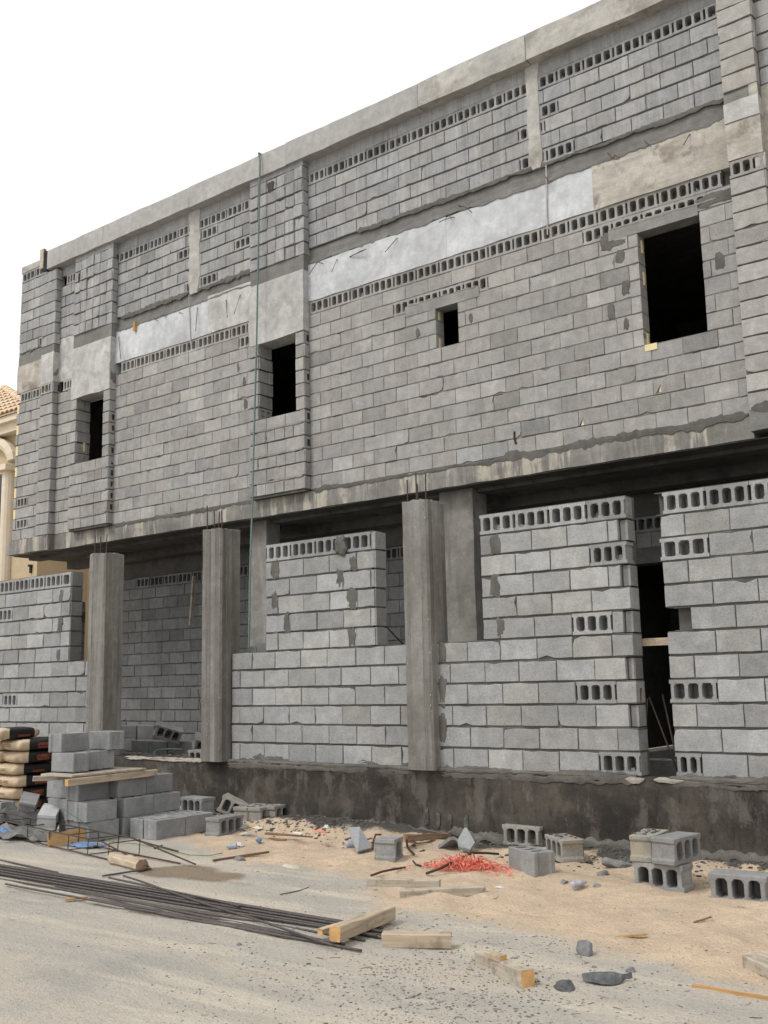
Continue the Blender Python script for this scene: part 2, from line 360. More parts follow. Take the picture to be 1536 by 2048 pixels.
def wall(mb, fr, u0, u1, zb, n, h=.205, L=.39, mat='block', mort='mortar', hrows=(), open_=(), extra={}, off=0., thick=.19, stagger=.5, rag=.007, gap=.012, bmat=None, tilt=.004, recess=.008, cut={}):
    for c in range(n):
        z0, z1 = zb+c*h, zb+(c+1)*h
        iv = [(cut.get(c, (u0, u1)))]
        for (a, b, za, zt) in open_:
            if za < (z0+z1)/2 < zt:
                nv = []
                for p, q in iv:
                    if b <= p or a >= q: nv.append((p, q)); continue
                    if a > p: nv.append((p, a))
                    if b < q: nv.append((b, q))
                iv = nv
        s = u0-off-(c % 2)*L*stagger
        for p, q in iv:
            js = [p]; u = s
            while u < q-.05:
                if u > p+.05: js.append(u+R.uniform(-.012, .012))
                u += L
            js.append(q)
            for a, b in zip(js, js[1:]):
                hol = c in hrows
                if c in extra:
                    for e in extra[c]:
                        if a-.02 <= e <= b-.0: hol = True
                tn = tone_pick(.095 if mat == 'block_new' else .075)
                if hol and b-a > .17:
                    nc = 3 if b-a > .3 else (2 if b-a > .22 else 1)
                    hollow(mb, fr, a+.002, b-.002, z0+gap*.5, z1-gap*.5, mat, .15, tn, nc)
                    mb_box(mb, fr, a, b, .152, thick, z0, z1, mort)
                else:
                    if hol: mb_box(mb, fr, a+.002, b-.002, .1, thick, z0, z1, mort)
                    else:
                        solid(mb, fr, a+gap*.2, b-gap*.2, z0+gap*.5, z1-gap*.5, bmat or mat, thick-.004, tn, rag, tilt)
                        mb_box(mb, fr, a+(.006 if a == p else 0), b-(.006 if b == q else 0), recess, thick, z0, z1, mort)
                        continue
                # thin bed under and over a hollow block
                mb_box(mb, fr, a, b, .004, .15, z0-.0, z0+gap*.5+.0005, mort); mb_box(mb, fr, a, b, .004, .15, z1-gap*.5-.0005, z1, mort)
def mb_box(mb, fr, a, b, d0, d1, z0, z1, mat, tone=1.):
    vs = [fr(u, d, z) for z in (z0, z1) for u, d in ((a, d0), (b, d0), (b, d1), (a, d1))]
    mb.add(vs, [(3, 2, 1, 0), (4, 5, 6, 7), (0, 1, 5, 4), (1, 2, 6, 5), (2, 3, 7, 6), (3, 0, 4, 7)], mat, tone)
def slabface(mb, fr, u0, u1, z0, z1, d0, d1, mat, du=.25, dz=.12, amp=.006, rag=.01):
    # cast concrete with an uneven face and worn arrises
    nu, nz = max(2, int((u1-u0)/du)), max(2, int((z1-z0)/dz))
    vs = []; fs = []
    ph = R.uniform(0, 50)
    for k in range(nz+1):
        for i in range(nu+1):
            u = u0+(u1-u0)*i/nu; z = z0+(z1-z0)*k/nz
            dd = noise.noise(Vector((u*1.3+ph, z*2, 0)))*amp+R.uniform(-.002, .002)
            if k in (0, nz): z += R.uniform(-rag, rag)*.6; dd += .004
            vs.append(fr(u, d0+dd, z))
    W = nu+1
    for k in range(nz):
        for i in range(nu): fs.append((k*W+i, k*W+i+1, (k+1)*W+i+1, (k+1)*W+i))
    b0 = len(vs)
    bot = [i for i in range(W)]; top = [nz*W+i for i in range(W)]
    for i in bot+top:
        p = vs[i]; u = u0+(u1-u0)*(i % W)/nu
        vs.append(fr(u, d1, p[2]))
    for i in range(nu):
        fs.append((bot[i+1], bot[i], b0+i, b0+i+1)); fs.append((top[i], top[i+1], b0+W+i+1, b0+W+i))
    fs.append(tuple([k*W for k in range(nz, -1, -1)]+[b0, b0+W])); fs.append(tuple([k*W+nu for k in range(nz+1)]+[b0+2*W-1, b0+W-1]))
    fs.append((b0, b0+W-1, b0+2*W-1, b0+W)[::-1])
    mb.add(vs, fs, mat)

# ------------------------------------------------------------------ the building
YF, ZS, H = 11.0407, 4.304, .205
ZH = ZS+13*H                                  # hollow course under the beam
ZB0, ZB1, ZU = ZS+14*H, 7.755, 8.012          # beam bottom, beam top, first upper course
ZT = 9.43
bld = empty('unfinished_building', (-9, YF, 0))
tag(bld, 'unfinished two-storey grey concrete block building with empty window openings and pale beam', 'building')
BP = lambda mb, name, label=None: (lambda o: (setattr(o, 'location', (9, -YF, 0)), tag(o, label), o)[2])(mb.build(name, bld))
fm = Fr(0, YF); fp = Fr(0, YF-.12); fb = Fr(0, YF-.05)
ZW0, ZW1 = 5.5, 6.7

# wide bay 2
mb = MB()
wall(mb, fm, -9.83, -3.445, ZS, 14, mat='block', hrows=(13,), off=.17,
     open_=[(-4.614, -3.863, ZS+5*H, 6.72), (-7.54, -7.185, ZS+8*H, 6.5), (-8.03, -6.85, 6.55, 6.6)],
     extra={12: [-4.95, -4.6, -4.2, -3.8], 11: [-7.9, -7.5, -7.2, -6.9]}, mort='mort_f', recess=.006, gap=.009)
mb_box(mb, fm, -4.98, -3.87, -.008, .2, 6.721, 6.862, 'mortar_l'); ragband(mb, fm, -5., -3.6, 6.86, .03, 'mortar_l', d=-.01, amp=.8)
mb_box(mb, fm, -8.04, -6.84, -.012, .2, 6.5, 6.65, 'mortar_l'); ragband(mb, fm, -8.03, -6.85, 6.65, .03, 'mortar_l', d=-.014, amp=.9)
smear(mb, fm, -3.65, 6.86, .42, .17, 'smear'); smear(mb, fm, -5.0, 6.72, .2, .22, 'smear')
ragband(mb, fm, -9.8, -3.46, ZS-.005, .05, 'smear', amp=.9, bias=.02)
ragband(mb, fm, -6.6, -3.5, ZS-.01, .09, 'smear', amp=.8)
for c in range(1, 13):
    u = -9.8
    while u < -3.6:
        u += R.uniform(.15, 1.1); w = R.uniform(.08, .45)
        if u+w < -3.5 and not (-4.75 < u+w and u < -3.8 and 4 < c < 13) and not (-7.7 < u+w and u < -7.05 and 7 < c < 12): ragband(mb, fm, u, u+w, ZS+c*H-.004, .016, 'smear', d=-.003, step=.05, amp=.7)
for px, py, w, h in ((1437, 461, .1, .2), (1439, 523, .12, .2), (1241, 514, .13, .19), (1252, 575, .1, .2), (1223, 624, .1, .22), (1253, 648, .08, .16), (836, 666, .07, .12), (942, 636, .07, .13), (1233, 487, .3, .09)):
    p = atY(px, py, YF); smear(mb, fm, p.x, p.z, w, h)
for i in range(3):
    mb_box(mb, Fr(-4.605, YF, 0, 1, -1, 0), .09, .12, -.004, .05, (6.5, 6.1, 5.36)[i], (6.66, 6.26, 5.5)[i], 'foam')
mb_box(mb, fm, -4.61, -4.46, -.008, .1, 5.255, 5.332, 'foam')
mb_box(mb, Fr(-7.537, YF, 0, 1, -1, 0), .06, .1, -.004, .05, 5.96, 6.1, 'foam'); mb_box(mb, Fr(-7.537, YF, 0, 1, -1, 0), .06, .1, -.004, .05, 6.36, 6.48, 'foam')
for px, py in ((1165, 846), (1320, 779)):
    p = atY(px, py, YF); mb.add([fm(p.x-.012, -.008, p.z-.03), fm(p.x+.02, -.008, p.z-.032), fm(p.x+.014, -.008, p.z+.03)], [(0, 1, 2)], 'foam', .6); mb.add([fm(p.x-.05, -.006, p.z-.04), fm(p.x-.02, -.007, p.z-.03), fm(p.x+.02, -.007, p.z+.07)], [(0, 1, 2)], 'mortar', .5)
# a cracked joint near the slab
mb.tube([fm(-6.395, -.004, 4.6), fm(-6.4, -.004, 4.52), fm(-6.38, -.004, 4.44)], .016, 'mortar', tone=.3)
BP(mb, 'wall_panel', 'wide middle block wall panel with two window openings')
mb = MB()
wall(mb, fm, -9.83, -3.445, ZU, 6, mat='block_up', hrows=(5,), off=.22, recess=.014, gap=.016,
     extra={0: [-6.05, -5.7], 2: [-6.03], 3: [-5.7]})
slabface(mb, fm, -9.83, -3.445, ZU+6*H, ZT+.01, .004, .2, 'block_up')
ragband(mb, fm, -8.9, -3.46, ZU-.005, .05, 'smear', amp=.9); ragband(mb, fm, -8.9, -6.3, ZU+.01, .06, 'smear', amp=.8)
BP(mb, 'upper_wall_panel', 'wide upper block panel below the parapet')
# bay 1
mb = MB()
wall(mb, fm, -14.39, -10.96, ZS, 14, mat='block', hrows=(13,), off=.05, recess=.006, extra={12: [-11.0]}, mort='mort_f', gap=.009)
ragband(mb, fm, -14.36, -10.98, ZS-.005, .05, 'smear', amp=.9, bias=.02)
for c in range(1, 13):
    u = -14.3
    while u < -11.2:
        u += R.uniform(.15, 1.1); w = R.uniform(.08, .45)
        if u+w < -11: ragband(mb, fm, u, u+w, ZS+c*H-.004, .016, 'smear', d=-.003, step=.05, amp=.7)
for px, py, w, h in ((478, 734, .09, .18), (489, 762, .08, .16), (491, 808, .08, .16)):
    p = atY(px, py, YF); smear(mb, fm, p.x, p.z, w, h)
BP(mb, 'wall_panel', 'narrow blank block wall panel between two window bays')
mb = MB()
wall(mb, fm, -14.39, -10.96, ZU, 6, mat='block_up', hrows=(5,), off=.15, recess=.014, gap=.016, extra={0: [-12.6, -12.15], 3: [-12.55], 2: [-11.2], 4: [-12.1]})
slabface(mb, fm, -14.39, -10.96, ZU+6*H, ZT+.01, .004, .2, 'block_up')
ragband(mb, fm, -14.3, -11.0, ZU-.01, .07, 'smear', amp=.9)
BP(mb, 'upper_wall_panel', 'narrow upper block panel left of the window bay')
# recess strip beside the corner, right-hand recess
mb = MB()
wall(mb, fm, -16.08, -15.5, ZS, 14, mat='block', hrows=(13,), L=.3)
wall(mb, fm, -16.08, -15.5, ZU, 6, mat='block_up', hrows=(5,), L=.3, recess=.014)
slabface(mb, fm, -16.08, -15.5, ZB0, ZU, .004, .2, 'grey_beam'); slabface(mb, fm, -16.08, -15.5, ZU+6*H, ZT+.01, .004, .2, 'block_up')
BP(mb, 'wall_panel', 'thin recessed strip of block wall beside the corner pilaster')
mb = MB()
wall(mb, fm, -3.06, 1.2, ZS, 14, mat='block', hrows=(13,))
wall(mb, fm, -3.06, 1.2, ZU, 6, mat='block_up', recess=.014)
slabface(mb, fm, -3.06, 1.2, ZB0, ZU, .004, .2, 'cream'); slabface(mb, fm, -3.06, 1.2, ZU+6*H, ZT+.01, .004, .2, 'block_up')
BP(mb, 'wall_panel', 'recessed block wall right of the tall right pilaster')

# beams
def beam(u0, u1, z0, z1, mat, fr=fm, d=-.018, label=None, holes=0):
    mb = MB(); slabface(mb, fr, u0, u1, z0, z1, d, .2, mat, amp=.008, rag=.014)
    return BP(mb, 'beam', label)
beam(-9.83, -7.32, ZB0, ZB1, 'white', label='whitewashed beam left of its joint'); beam(-7.32, -5.14, ZB0, ZB1-.005, 'white', d=-.015, label='whitewashed beam right of its joint'); beam(-5.14, -3.445, ZB0, ZB1+.01, 'cream', d=-.021, label='brown stained unpainted beam end')
beam(-14.39, -12.02, ZB0, ZB1, 'white', label='whitewashed beam over the narrow panel'); beam(-12.02, -10.96, ZB0, ZB1+.06, 'grey_beam', d=-.021, label='grey patchy beam beside the window bay')
for a, b in ((-9.83, -3.445), (-14.39, -10.96)):
    mb = MB(); slabface(mb, fm, a, b, ZB1+.005, ZB1+.09, .012, .2, 'band', amp=.01); slabface(mb, fm, a, b, ZB1+.092, ZU-.002, .03, .2, 'band', amp=.01)
    ragband(mb, fm, a+.02, b-.02, ZB1+.01, .035, 'band', d=-.022, amp=1.)
    BP(mb, 'slab_edge')
# pilasters
def pilaster(x0, x1, win, kind):
    mb = MB()
    if win:
        z = ZS+.01
        for i in range(6):
            h_ = (ZW0-z)/(6-i) if i == 5 else .2
            wall(mb, fp, x0, x1, z, 1, h=h_-.012 if i % 2 == 0 else h_, L=.19 if i % 2 == 0 else .39, mat='block', off=R.uniform(0, .04), recess=.016, thick=.3)
            if i % 2 == 0: ragband(mb, fp, x0+.01, x1-.01, z+h_-.006, .03, 'mortar_l', d=-.012, amp=.4)
            z += h_
        wall(mb, fp, x0, win[0], ZW0, 6, h=.2, L=.39, mat='block', thick=.3, recess=.012, rag=.01)
        wall(mb, fp, win[1], x1, ZW0, 6, h=.2, L=.39, mat='block', thick=.3, recess=.012, rag=.01)
        wall(mb, Fr(win[0]+.002, YF-.115, 0, 1, -1, 0), .006, .30, ZW0, 6, h=.2, L=.4, mat='block', hrows=(0, 3, 5) if kind == 'L' else (0, 5), thick=.1, tilt=.012)
        wall(mb, Fr(x1+.0, YF-.118, 0, 1, -1, 0), 0, .115, ZS+.01, 12, h=.199, L=.4, mat='block', thick=.1, tilt=.008)
        for c in range(12):
            if R.random() < .6: mb_box(mb, Fr(x1, YF-.118, 0, 1, -1, 0), .06, .1, -.007, .02, ZS+.06+c*.199, ZS+.155+c*.199, 'dark', .25)  # dark slabs paint the shade inside open block slots
        if kind == 'L': mb_box(mb, Fr(win[0], YF-.115, 0, 1, -1, 0), .16, .2, -.016, .02, 5.75, 5.95, 'foam')
        zb = ZW1
        slabface(mb, fp, x0, x1, zb+.002, zb+.5, -.012, .32, 'grey_beam', rag=.02, amp=.012); slabface(mb, fp, x0, x1, zb+.5, 7.66, -.008, .32, 'grey_beam', rag=.006, amp=.012)
        slabface(mb, fp, x0, x1, 7.66, 7.9, .012, .32, 'band', amp=.014, rag=.02)
        wall(mb, fp, x0, x1, 7.9, 7, h=.205, L=.19, stagger=0., off=0, mat='block_up', thick=.3, recess=.02, gap=.014, tilt=.009, rag=.011)
        slabface(mb, fp, x0, x1, 9.335, ZT+.01, .006, .3, 'block_up')
        wall(mb, Fr(x1, YF-.118, 0, 1, -1, 0), 0, .115, 7.9, 7, h=.205, L=.4, mat='block_up', thick=.1, tilt=.008, bmat='block_up')
        slabface(mb, Fr(x1-.002, YF-.11, 0, 1, -1, 0), 0, .11, zb, 7.9, 0, .1, 'band', du=.1)
        mb_box(mb, fp, x0+.02, x1-.02, .02, .12, ZS-.02, ZS+.012, 'mortar')
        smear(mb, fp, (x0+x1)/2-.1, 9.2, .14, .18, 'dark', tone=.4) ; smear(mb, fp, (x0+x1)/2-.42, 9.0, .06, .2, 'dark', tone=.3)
    return BP(mb, 'pilaster', 'projecting window pilaster at far left' if kind == 'L' else 'projecting window pilaster behind the hanging rope')
pilaster(-15.5, -14.39, (-15.34, -14.57), 'L')
pilaster(-10.96, -9.83, (-10.77, -10.0), 'M')
# corner pilaster and corner bay
mb = MB()
wall(mb, fp, -16.47, -16.08, ZS, 14, mat='block', hrows=(13,), L=.39, off=0, stagger=0, recess=.012)
slabface(mb, fp, -16.47, -16.08, ZB0, 7.75, -.006, .3, 'grey_beam'); slabface(mb, fp, -16.47, -16.08, 7.75, 7.9, .006, .3, 'band')
wall(mb, fp, -16.47, -16.08, 7.9, 7, h=.212, mat='block_up', off=0, stagger=0, recess=.014)
rf = Fr(-16.08, YF-.118, 0, 1, -1, 0)
wall(mb, rf, 0, .115, ZS, 14, mat='block', L=.4, thick=.1, tilt=.01); slabface(mb, rf, 0, .115, ZB0, 7.9, 0, .1, 'band', du=.1); wall(mb, rf, 0, .115, 7.9, 7, h=.212, L=.4, mat='block_up', thick=.1, tilt=.01)
ragband(mb, fp, -16.46, -16.09, ZS-.02, .06, 'smear', amp=.9)
BP(mb, 'pilaster', 'narrow corner pilaster at the left end')
mb = MB()
wall(mb, fb, -17.33, -16.472, ZS, 14, mat='block', hrows=(13,), off=.1, extra={1: [-17.2], 3: [-16.95]}, open_=[(-17.34, -17.25, ZS+i*H+.02, ZS+i*H+.18) for i in (2, 4, 6, 8, 10, 12)])
for i in (2, 4, 6, 8, 10, 12): mb_box(mb, fb, -17.33, -17.262, .01, .19, ZS+i*H+.01, ZS+i*H+H-.012, 'foam')
slabface(mb, fb, -17.34, -16.472, ZB0, 7.72, -.01, .2, 'cream'); slabface(mb, fb, -17.33, -16.472, 7.72, 7.97, .01, .2, 'band', amp=.02, rag=.02)
wall(mb, fb, -17.32, -16.472, 7.97, 8, h=.207, mat='block_up', hrows=(7,), off=.15, extra={0: [-16.5]}, recess=.012)
slabface(mb, fb, -17.33, -16.44, 9.626, 9.75, -.01, .2, 'parapet_warm')
ragband(mb, fb, -17.3, -16.48, ZS-.02, .1, 'smear', amp=.9, bias=.03); ragband(mb, fb, -17.3, -16.6, 7.98, .08, 'smear', amp=.9)
BP(mb, 'wall_panel', 'corner block panel with pale foam strips at its left edge')
# right pilaster
mb = MB()
wall(mb, fp, -3.445, -3.06, ZS, 14, mat='block_pale', hrows=(13,), off=0, stagger=0, recess=.012)
slabface(mb, fp, -3.445, -3.06, ZB0, 7.62, -.01, .3, 'cream', amp=.014); slabface(mb, fp, -3.445, -3.06, 7.62, 7.86, -.022, .3, 'grey_beam', rag=.02); slabface(mb, fp, -3.445, -3.06, 7.86, 8.0, .01, .3, 'band')
wall(mb, fp, -3.445, -3.06, 8.0, 7, mat='block_pale', off=0, stagger=0, recess=.014, tilt=.01)
rf = Fr(-3.06, YF-.118, 0, 1, -1, 0)
wall(mb, rf, 0, .115, ZS, 14, mat='block_pale', L=.4, thick=.1, tilt=.01); slabface(mb, rf, 0, .115, ZB0, 8., 0, .1, 'cream', du=.1); wall(mb, rf, 0, .115, 8.0, 7, L=.4, mat='block_pale', thick=.1, tilt=.01)
ragband(mb, fp, -3.44, -3.07, ZS+.03, .07, 'smear', amp=.9)
BP(mb, 'pilaster', 'tall block pilaster at the right edge')
# stiffener columns cast into the upper panels
for a, b, zt in ((-12.5, -12.24, 7.96), (-6.0, -5.82, 7.98)):
    mb = MB(); ring = []; 
    n = 14
    for i in range(n+1):
        z = zt+(ZT-zt)*i/n; w = (b-a)/2; c = (a+b)/2
        k = 1 if i > 1 else (.65 if i == 0 else .92)
        l = c-w*k+R.uniform(-.018, .018); r_ = c+w*k+R.uniform(-.018, .018)
        ring.append([fm(l-.01, .02, z), fm(l, -.012, z), fm((l+r_)/2, -.022+R.uniform(-.004, .004), z), fm(r_, -.012, z), fm(r_+.01, .02, z)])
    mb.add([p for g in ring for p in g], [(i*5+q, i*5+q+1, i*5+q+6, i*5+q+5) for i in range(n) for q in range(4)]+[(0, 1, 2, 3, 4)], 'parapet_warm')
    BP(mb, 'stiffener')
# parapet, in its cast lengths
js = [-16.33, -14.63, -12.34, -10.13, -7.62, -5.9, -3.2, 1.2]
for i, (a, b) in enumerate(zip(js, js[1:])):
    mb = MB(); fr = Fr(0, YF-.17)
    slabface(mb, fr, a+.004, b-.004, ZT-.01+(i % 2)*.004, 9.775+(.01 if i > 3 else 0), R.uniform(-.004, .004), .45, 'parapet' if i < 4 else 'parapet_warm', amp=.012, rag=.012)
    BP(mb, 'parapet', None if i < 4 else 'browner stained parapet length')
mb = MB()
p = atY(85, 515, YF-.1)
mb.box(-16.5, -16.36, YF-.16, YF-.12, 9.4, 9.8, 'iron', 2., .01); mb.box(-16.52, -16.42, YF-.19, YF-.162, 9.46, 9.84, 'timber_grey', .4, .01); mb.box(-16.5, -16.42, YF-.185, YF-.12, 9.76, 9.86, 'stick', 1, .01)
BP(mb, 'formwork_board')
# floor slab with its stained edge, soffit, roof and dark rooms behind
mb = MB()
slabface(mb, fm, -16.08, -3.445, 4.03, ZS-.006, 0, 8, 'conc', amp=.012, rag=.012)
slabface(mb, fp, -17.37, -16.082, 4.03, ZS-.006, -.004, 8, 'conc', amp=.016, rag=.016)
slabface(mb, fp, -3.443, 1.2, 4.09, ZS+.02, -.006, 8, 'band', amp=.014, rag=.014)
BP(mb, 'slab', 'stained floor slab overhanging the ground floor')
mb = MB()
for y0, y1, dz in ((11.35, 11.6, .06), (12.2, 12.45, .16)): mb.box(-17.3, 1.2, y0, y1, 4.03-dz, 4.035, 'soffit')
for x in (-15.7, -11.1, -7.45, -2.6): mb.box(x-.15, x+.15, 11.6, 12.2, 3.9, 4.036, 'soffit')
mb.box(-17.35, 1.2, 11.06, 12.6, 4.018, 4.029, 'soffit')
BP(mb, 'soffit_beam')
mb = MB()
mb.box(-17.3, 1.2, YF+.2, 19, 9.44, 9.6, 'band'); mb.box(-17.3, -17.12, YF+.14, 19, 4.04, 9.43, 'block'); mb.box(1.0, 1.2, YF+.2, 19, .3, 9.43, 'block'); mb.box(-17.1, 1, 18.8, 19, 4.04, 9.43, 'block')
BP(mb, 'rear_wall')
mb = MB()
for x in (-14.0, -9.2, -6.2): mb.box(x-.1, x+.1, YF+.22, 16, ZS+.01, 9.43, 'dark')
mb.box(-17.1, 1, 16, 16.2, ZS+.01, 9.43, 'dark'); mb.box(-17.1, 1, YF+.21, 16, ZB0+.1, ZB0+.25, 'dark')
BP(mb, 'interior_wall')
for x0, x1, y0, y1 in ((-7.72, -7.2, 11.25, 11.6), (-11.28, -10.93, 11.25, 11.55), (-2.9, -2.5, 11.25, 11.6)):
    mb = MB(); slabface(mb, Fr(0, y0), x0, x1, .5, 4.02, 0, y1-y0, 'pier', amp=.02); BP(mb, 'column')
# ground floor wall
fg = Fr(0, 12.6); ZG = 3.59-15*H
mb = MB()
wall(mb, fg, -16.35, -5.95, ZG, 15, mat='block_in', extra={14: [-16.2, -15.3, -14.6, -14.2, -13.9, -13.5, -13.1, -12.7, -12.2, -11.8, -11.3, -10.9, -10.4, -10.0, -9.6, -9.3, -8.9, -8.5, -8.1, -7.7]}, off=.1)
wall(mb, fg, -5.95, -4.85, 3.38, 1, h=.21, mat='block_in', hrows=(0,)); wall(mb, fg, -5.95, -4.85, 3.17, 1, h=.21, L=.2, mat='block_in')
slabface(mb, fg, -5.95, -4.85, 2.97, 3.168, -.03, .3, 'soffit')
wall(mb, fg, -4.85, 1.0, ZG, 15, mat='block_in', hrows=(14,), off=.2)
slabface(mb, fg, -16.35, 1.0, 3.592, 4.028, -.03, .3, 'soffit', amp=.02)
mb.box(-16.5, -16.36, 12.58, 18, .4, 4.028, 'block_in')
BP(mb, 'ground_floor_wall', 'shaded ground-floor block wall under the slab')
mb = MB()
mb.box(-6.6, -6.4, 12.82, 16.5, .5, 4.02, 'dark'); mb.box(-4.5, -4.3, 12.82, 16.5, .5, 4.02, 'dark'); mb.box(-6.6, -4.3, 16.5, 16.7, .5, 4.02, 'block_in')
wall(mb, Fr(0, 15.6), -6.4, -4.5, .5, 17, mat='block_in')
BP(mb, 'interior_wall')
# rebar ends sticking out of the beam
def stubs(lst, zf, dx, dy):
    for pts in lst:
        pp = [(x/zf+dx, y/zf+dy) for x, y in pts]; q = []
        for i, (x, y) in enumerate(pp): q.append(atY(x, y, YF-.03-.06*i))
        mb = MB(); q.insert(0, q[0]+Vector((0, .12, 0))); mb.tube(q, .0058, 'rebar', 5); BP(mb, 'rebar_stub')
stubs([[(565, 1330), (690, 1265), (755, 1240)], [(420, 1360), (360, 1500)], [(255, 1405), (200, 1385), (100, 1530)]], 5.6875, 600, 280)
stubs([[(497, 962), (435, 1035)], [(255, 1058), (338, 1020)], [(810, 795), (850, 805), (880, 832)], [(785, 855), (740, 868), (712, 882)], [(755, 838), (775, 862)]], 2.56, 600, 100)
stubs([[(90, 800), (108, 826), (130, 822)], [(375, 695), (400, 722), (410, 705), (432, 718)], [(543, 640), (575, 668)], [(750, 610), (722, 660)]], 2.2757, 1050, 0)
stubs([[(498, 935), (490, 1055)], [(645, 895), (652, 985)], [(718, 870), (685, 970)], [(275, 990), (297, 1003)], [(320, 972), (340, 985)], [(405, 960), (425, 965)], [(95, 1085), (107, 1200)]], 2.56, 200, 250)
mb = MB()
p = atY(271, 652, YF-.02); mb.box(p.x-.025, p.x+.03, YF-.05, YF, p.z-.1, p.z+.07, 'lath', 1, .018); BP(mb, 'timber_wedge')
for px in (378, 1092):
    a = atY(px, 590 if px == 378 else 330, YF-.03); b = atY(px+3, 690 if px == 378 else 470, YF-.03)
    mb = MB(); mb.tube([a, b], .008, 'grey_beam', 5); BP(mb, 'cable_conduit')

# ------------------------------------------------------------------ boundary wall on its dark plinth
D, ZP = 8.569, .672
bw = empty('boundary_wall', (-8, D, 0)); tag(bw, 'half built street wall of pale grey hollow blocks on a dark stained plinth with three concrete pillars', 'wall')
WP = lambda mb, name, label=None: (lambda o: (setattr(o, 'location', (8, -D, 0)), tag(o, label), o)[2])(mb.build(name, bw))
kw = dict(mat='block_new', mort='mortar', recess=.011, gap=.014, L=.388, rag=.008, tilt=.005)
def patches(mb, fr, Y, lst):
    for px, py, w, h in lst:
        p = atY(px, py, Y); smear(mb, fr, p.x, p.z, w, h, 'smear', d=-.005, rough=.3, thick=.004)
f1 = Fr(0, D+.04)
mb = MB()
wall(mb, f1, -17.3, -11.45, ZP, 6, off=.05, extra={3: [-13.6]}, **kw)
wall(mb, f1, -17.3, -12.1, ZP+6*H, 6, hrows=(5,), off=.25, extra={3: [-13.8]}, **kw)
wall(mb, Fr(-12.094, D+.046, 0, 1, -1, 0), 0, .188, ZP+6*H, 6, L=.4, mat='block_new', bmat='block_in', thick=.05, recess=.008)  # end face in the darker blocks, its shade painted in
patches(mb, f1, D+.04, [(123.5, 1191, .1, .19), (120.5, 1247, .1, .19), (118, 1309, .1, .18)])
WP(mb, 'wall_panel', 'left stretch of the street wall, stepped down at its right end')
f2 = Fr(0, D+.045)
mb = MB()
wall(mb, f2, -8.93, -6.25, ZP, 6, off=.26, **kw)
wall(mb, f2, -8.374, -6.775, ZP+6*H, 6, hrows=(5,), off=.2, **kw)
wall(mb, Fr(-6.769, D+.05, 0, 1, -1, 0), 0, .188, ZP+6*H, 6, L=.4, mat='block_new', thick=.05, recess=.008)
patches(mb, f2, D+.045, [(550, 1138, .13, .2), (706, 1127, .1, .19), (681, 1160, .13, .24), (550, 1203, .11, .23), (705, 1195, .14, .24), (574, 1248, .1, .25), (550, 1281, .12, .19), (704, 1273, .1, .2)])
p = atY(682, 1092, D+.045); smear(mb, f2, p.x, p.z, .16, .2, 'smear', d=-.02, n=18, thick=.02)
ragband(mb, f2, -8.9, -6.3, ZP+.012, .05, 'ledge', amp=.9); ragband(mb, f2, -8.6, -8.1, ZP+.05, .08, 'ledge', amp=.9); ragband(mb, f2, -7.9, -6.9, ZP+.04, .05, 'ledge', amp=1.)
WP(mb, 'wall_panel', 'middle stretch of the street wall, with a lower sill on each side')
f3 = Fr(0, D)
mb = MB()
wall(mb, f3, -5.99, -3.86, ZP, 6, off=.2, extra={0: [-4.25], 3: [-4.2]}, cut={2: (-5.97, -3.945), 4: (-5.99, -3.945), 1: (-5.97, -3.86), 3: (-5.98, -3.86)}, **kw)
wall(mb, f3, -5.408, -3.87, ZP+6*H, 6, hrows=(5,), off=.2, extra={3: [-4.12], 0: [-4.3]}, cut={0: (-5.408, -3.945), 2: (-5.408, -3.945), 4: (-5.408, -3.945), 1: (-5.408, -3.86), 5: (-5.408, -3.86)}, **kw)
for c in range(12): mb_box(mb, Fr(-3.866-(.02 if c in (1, 4, 7, 9) else 0), D+.03, 0, 1, -1, 0), 0, .15, -.002, .02, ZP+c*H+.01, ZP+(c+1)*H-.012, 'block_new', R.uniform(.75, .95))
for c in (10, 8, 6, 4, 2): mb_box(mb, f3, -3.935, -3.872, .035, .19, ZP+c*H+.01, ZP+(c+1)*H-.012, 'block_new', .6)  # recessed block ends toned down, groove shade painted in
patches(mb, f3, D, [(990, 1090, .11, .21), (992, 1171, .12, .23), (1001, 1253, .1, .19)])
ragband(mb, f3, -5.95, -3.9, ZP+.008, .04, 'ledge', amp=.9); smear(mb, f3, -5.9, ZP+5.5*H, .1, .2); smear(mb, f3, -5.91, ZP+3.6*H, .1, .3); smear(mb, f3, -5.92, ZP+1.9*H, .09, .28)
WP(mb, 'wall_panel', 'right stretch of the street wall, left of the narrow gap')
f4 = Fr(0, D+.093)
mb = MB()
wall(mb, f4, -3.585, 1.2, ZP, 12, hrows=(11,), off=.16, extra={0: [-3.42], 3: [-3.4], 9: [-3.42], 6: [-3.45]}, cut={6: (-3.51, 1.2), 3: (-3.6, 1.2), 9: (-3.6, 1.2), 11: (-3.62, 1.2)}, **kw)
ragband(mb, f4, -3.55, 1.1, ZP+.008, .04, 'ledge', amp=.9)
WP(mb, 'wall_panel', 'rightmost stretch of the street wall, right of the narrow gap')
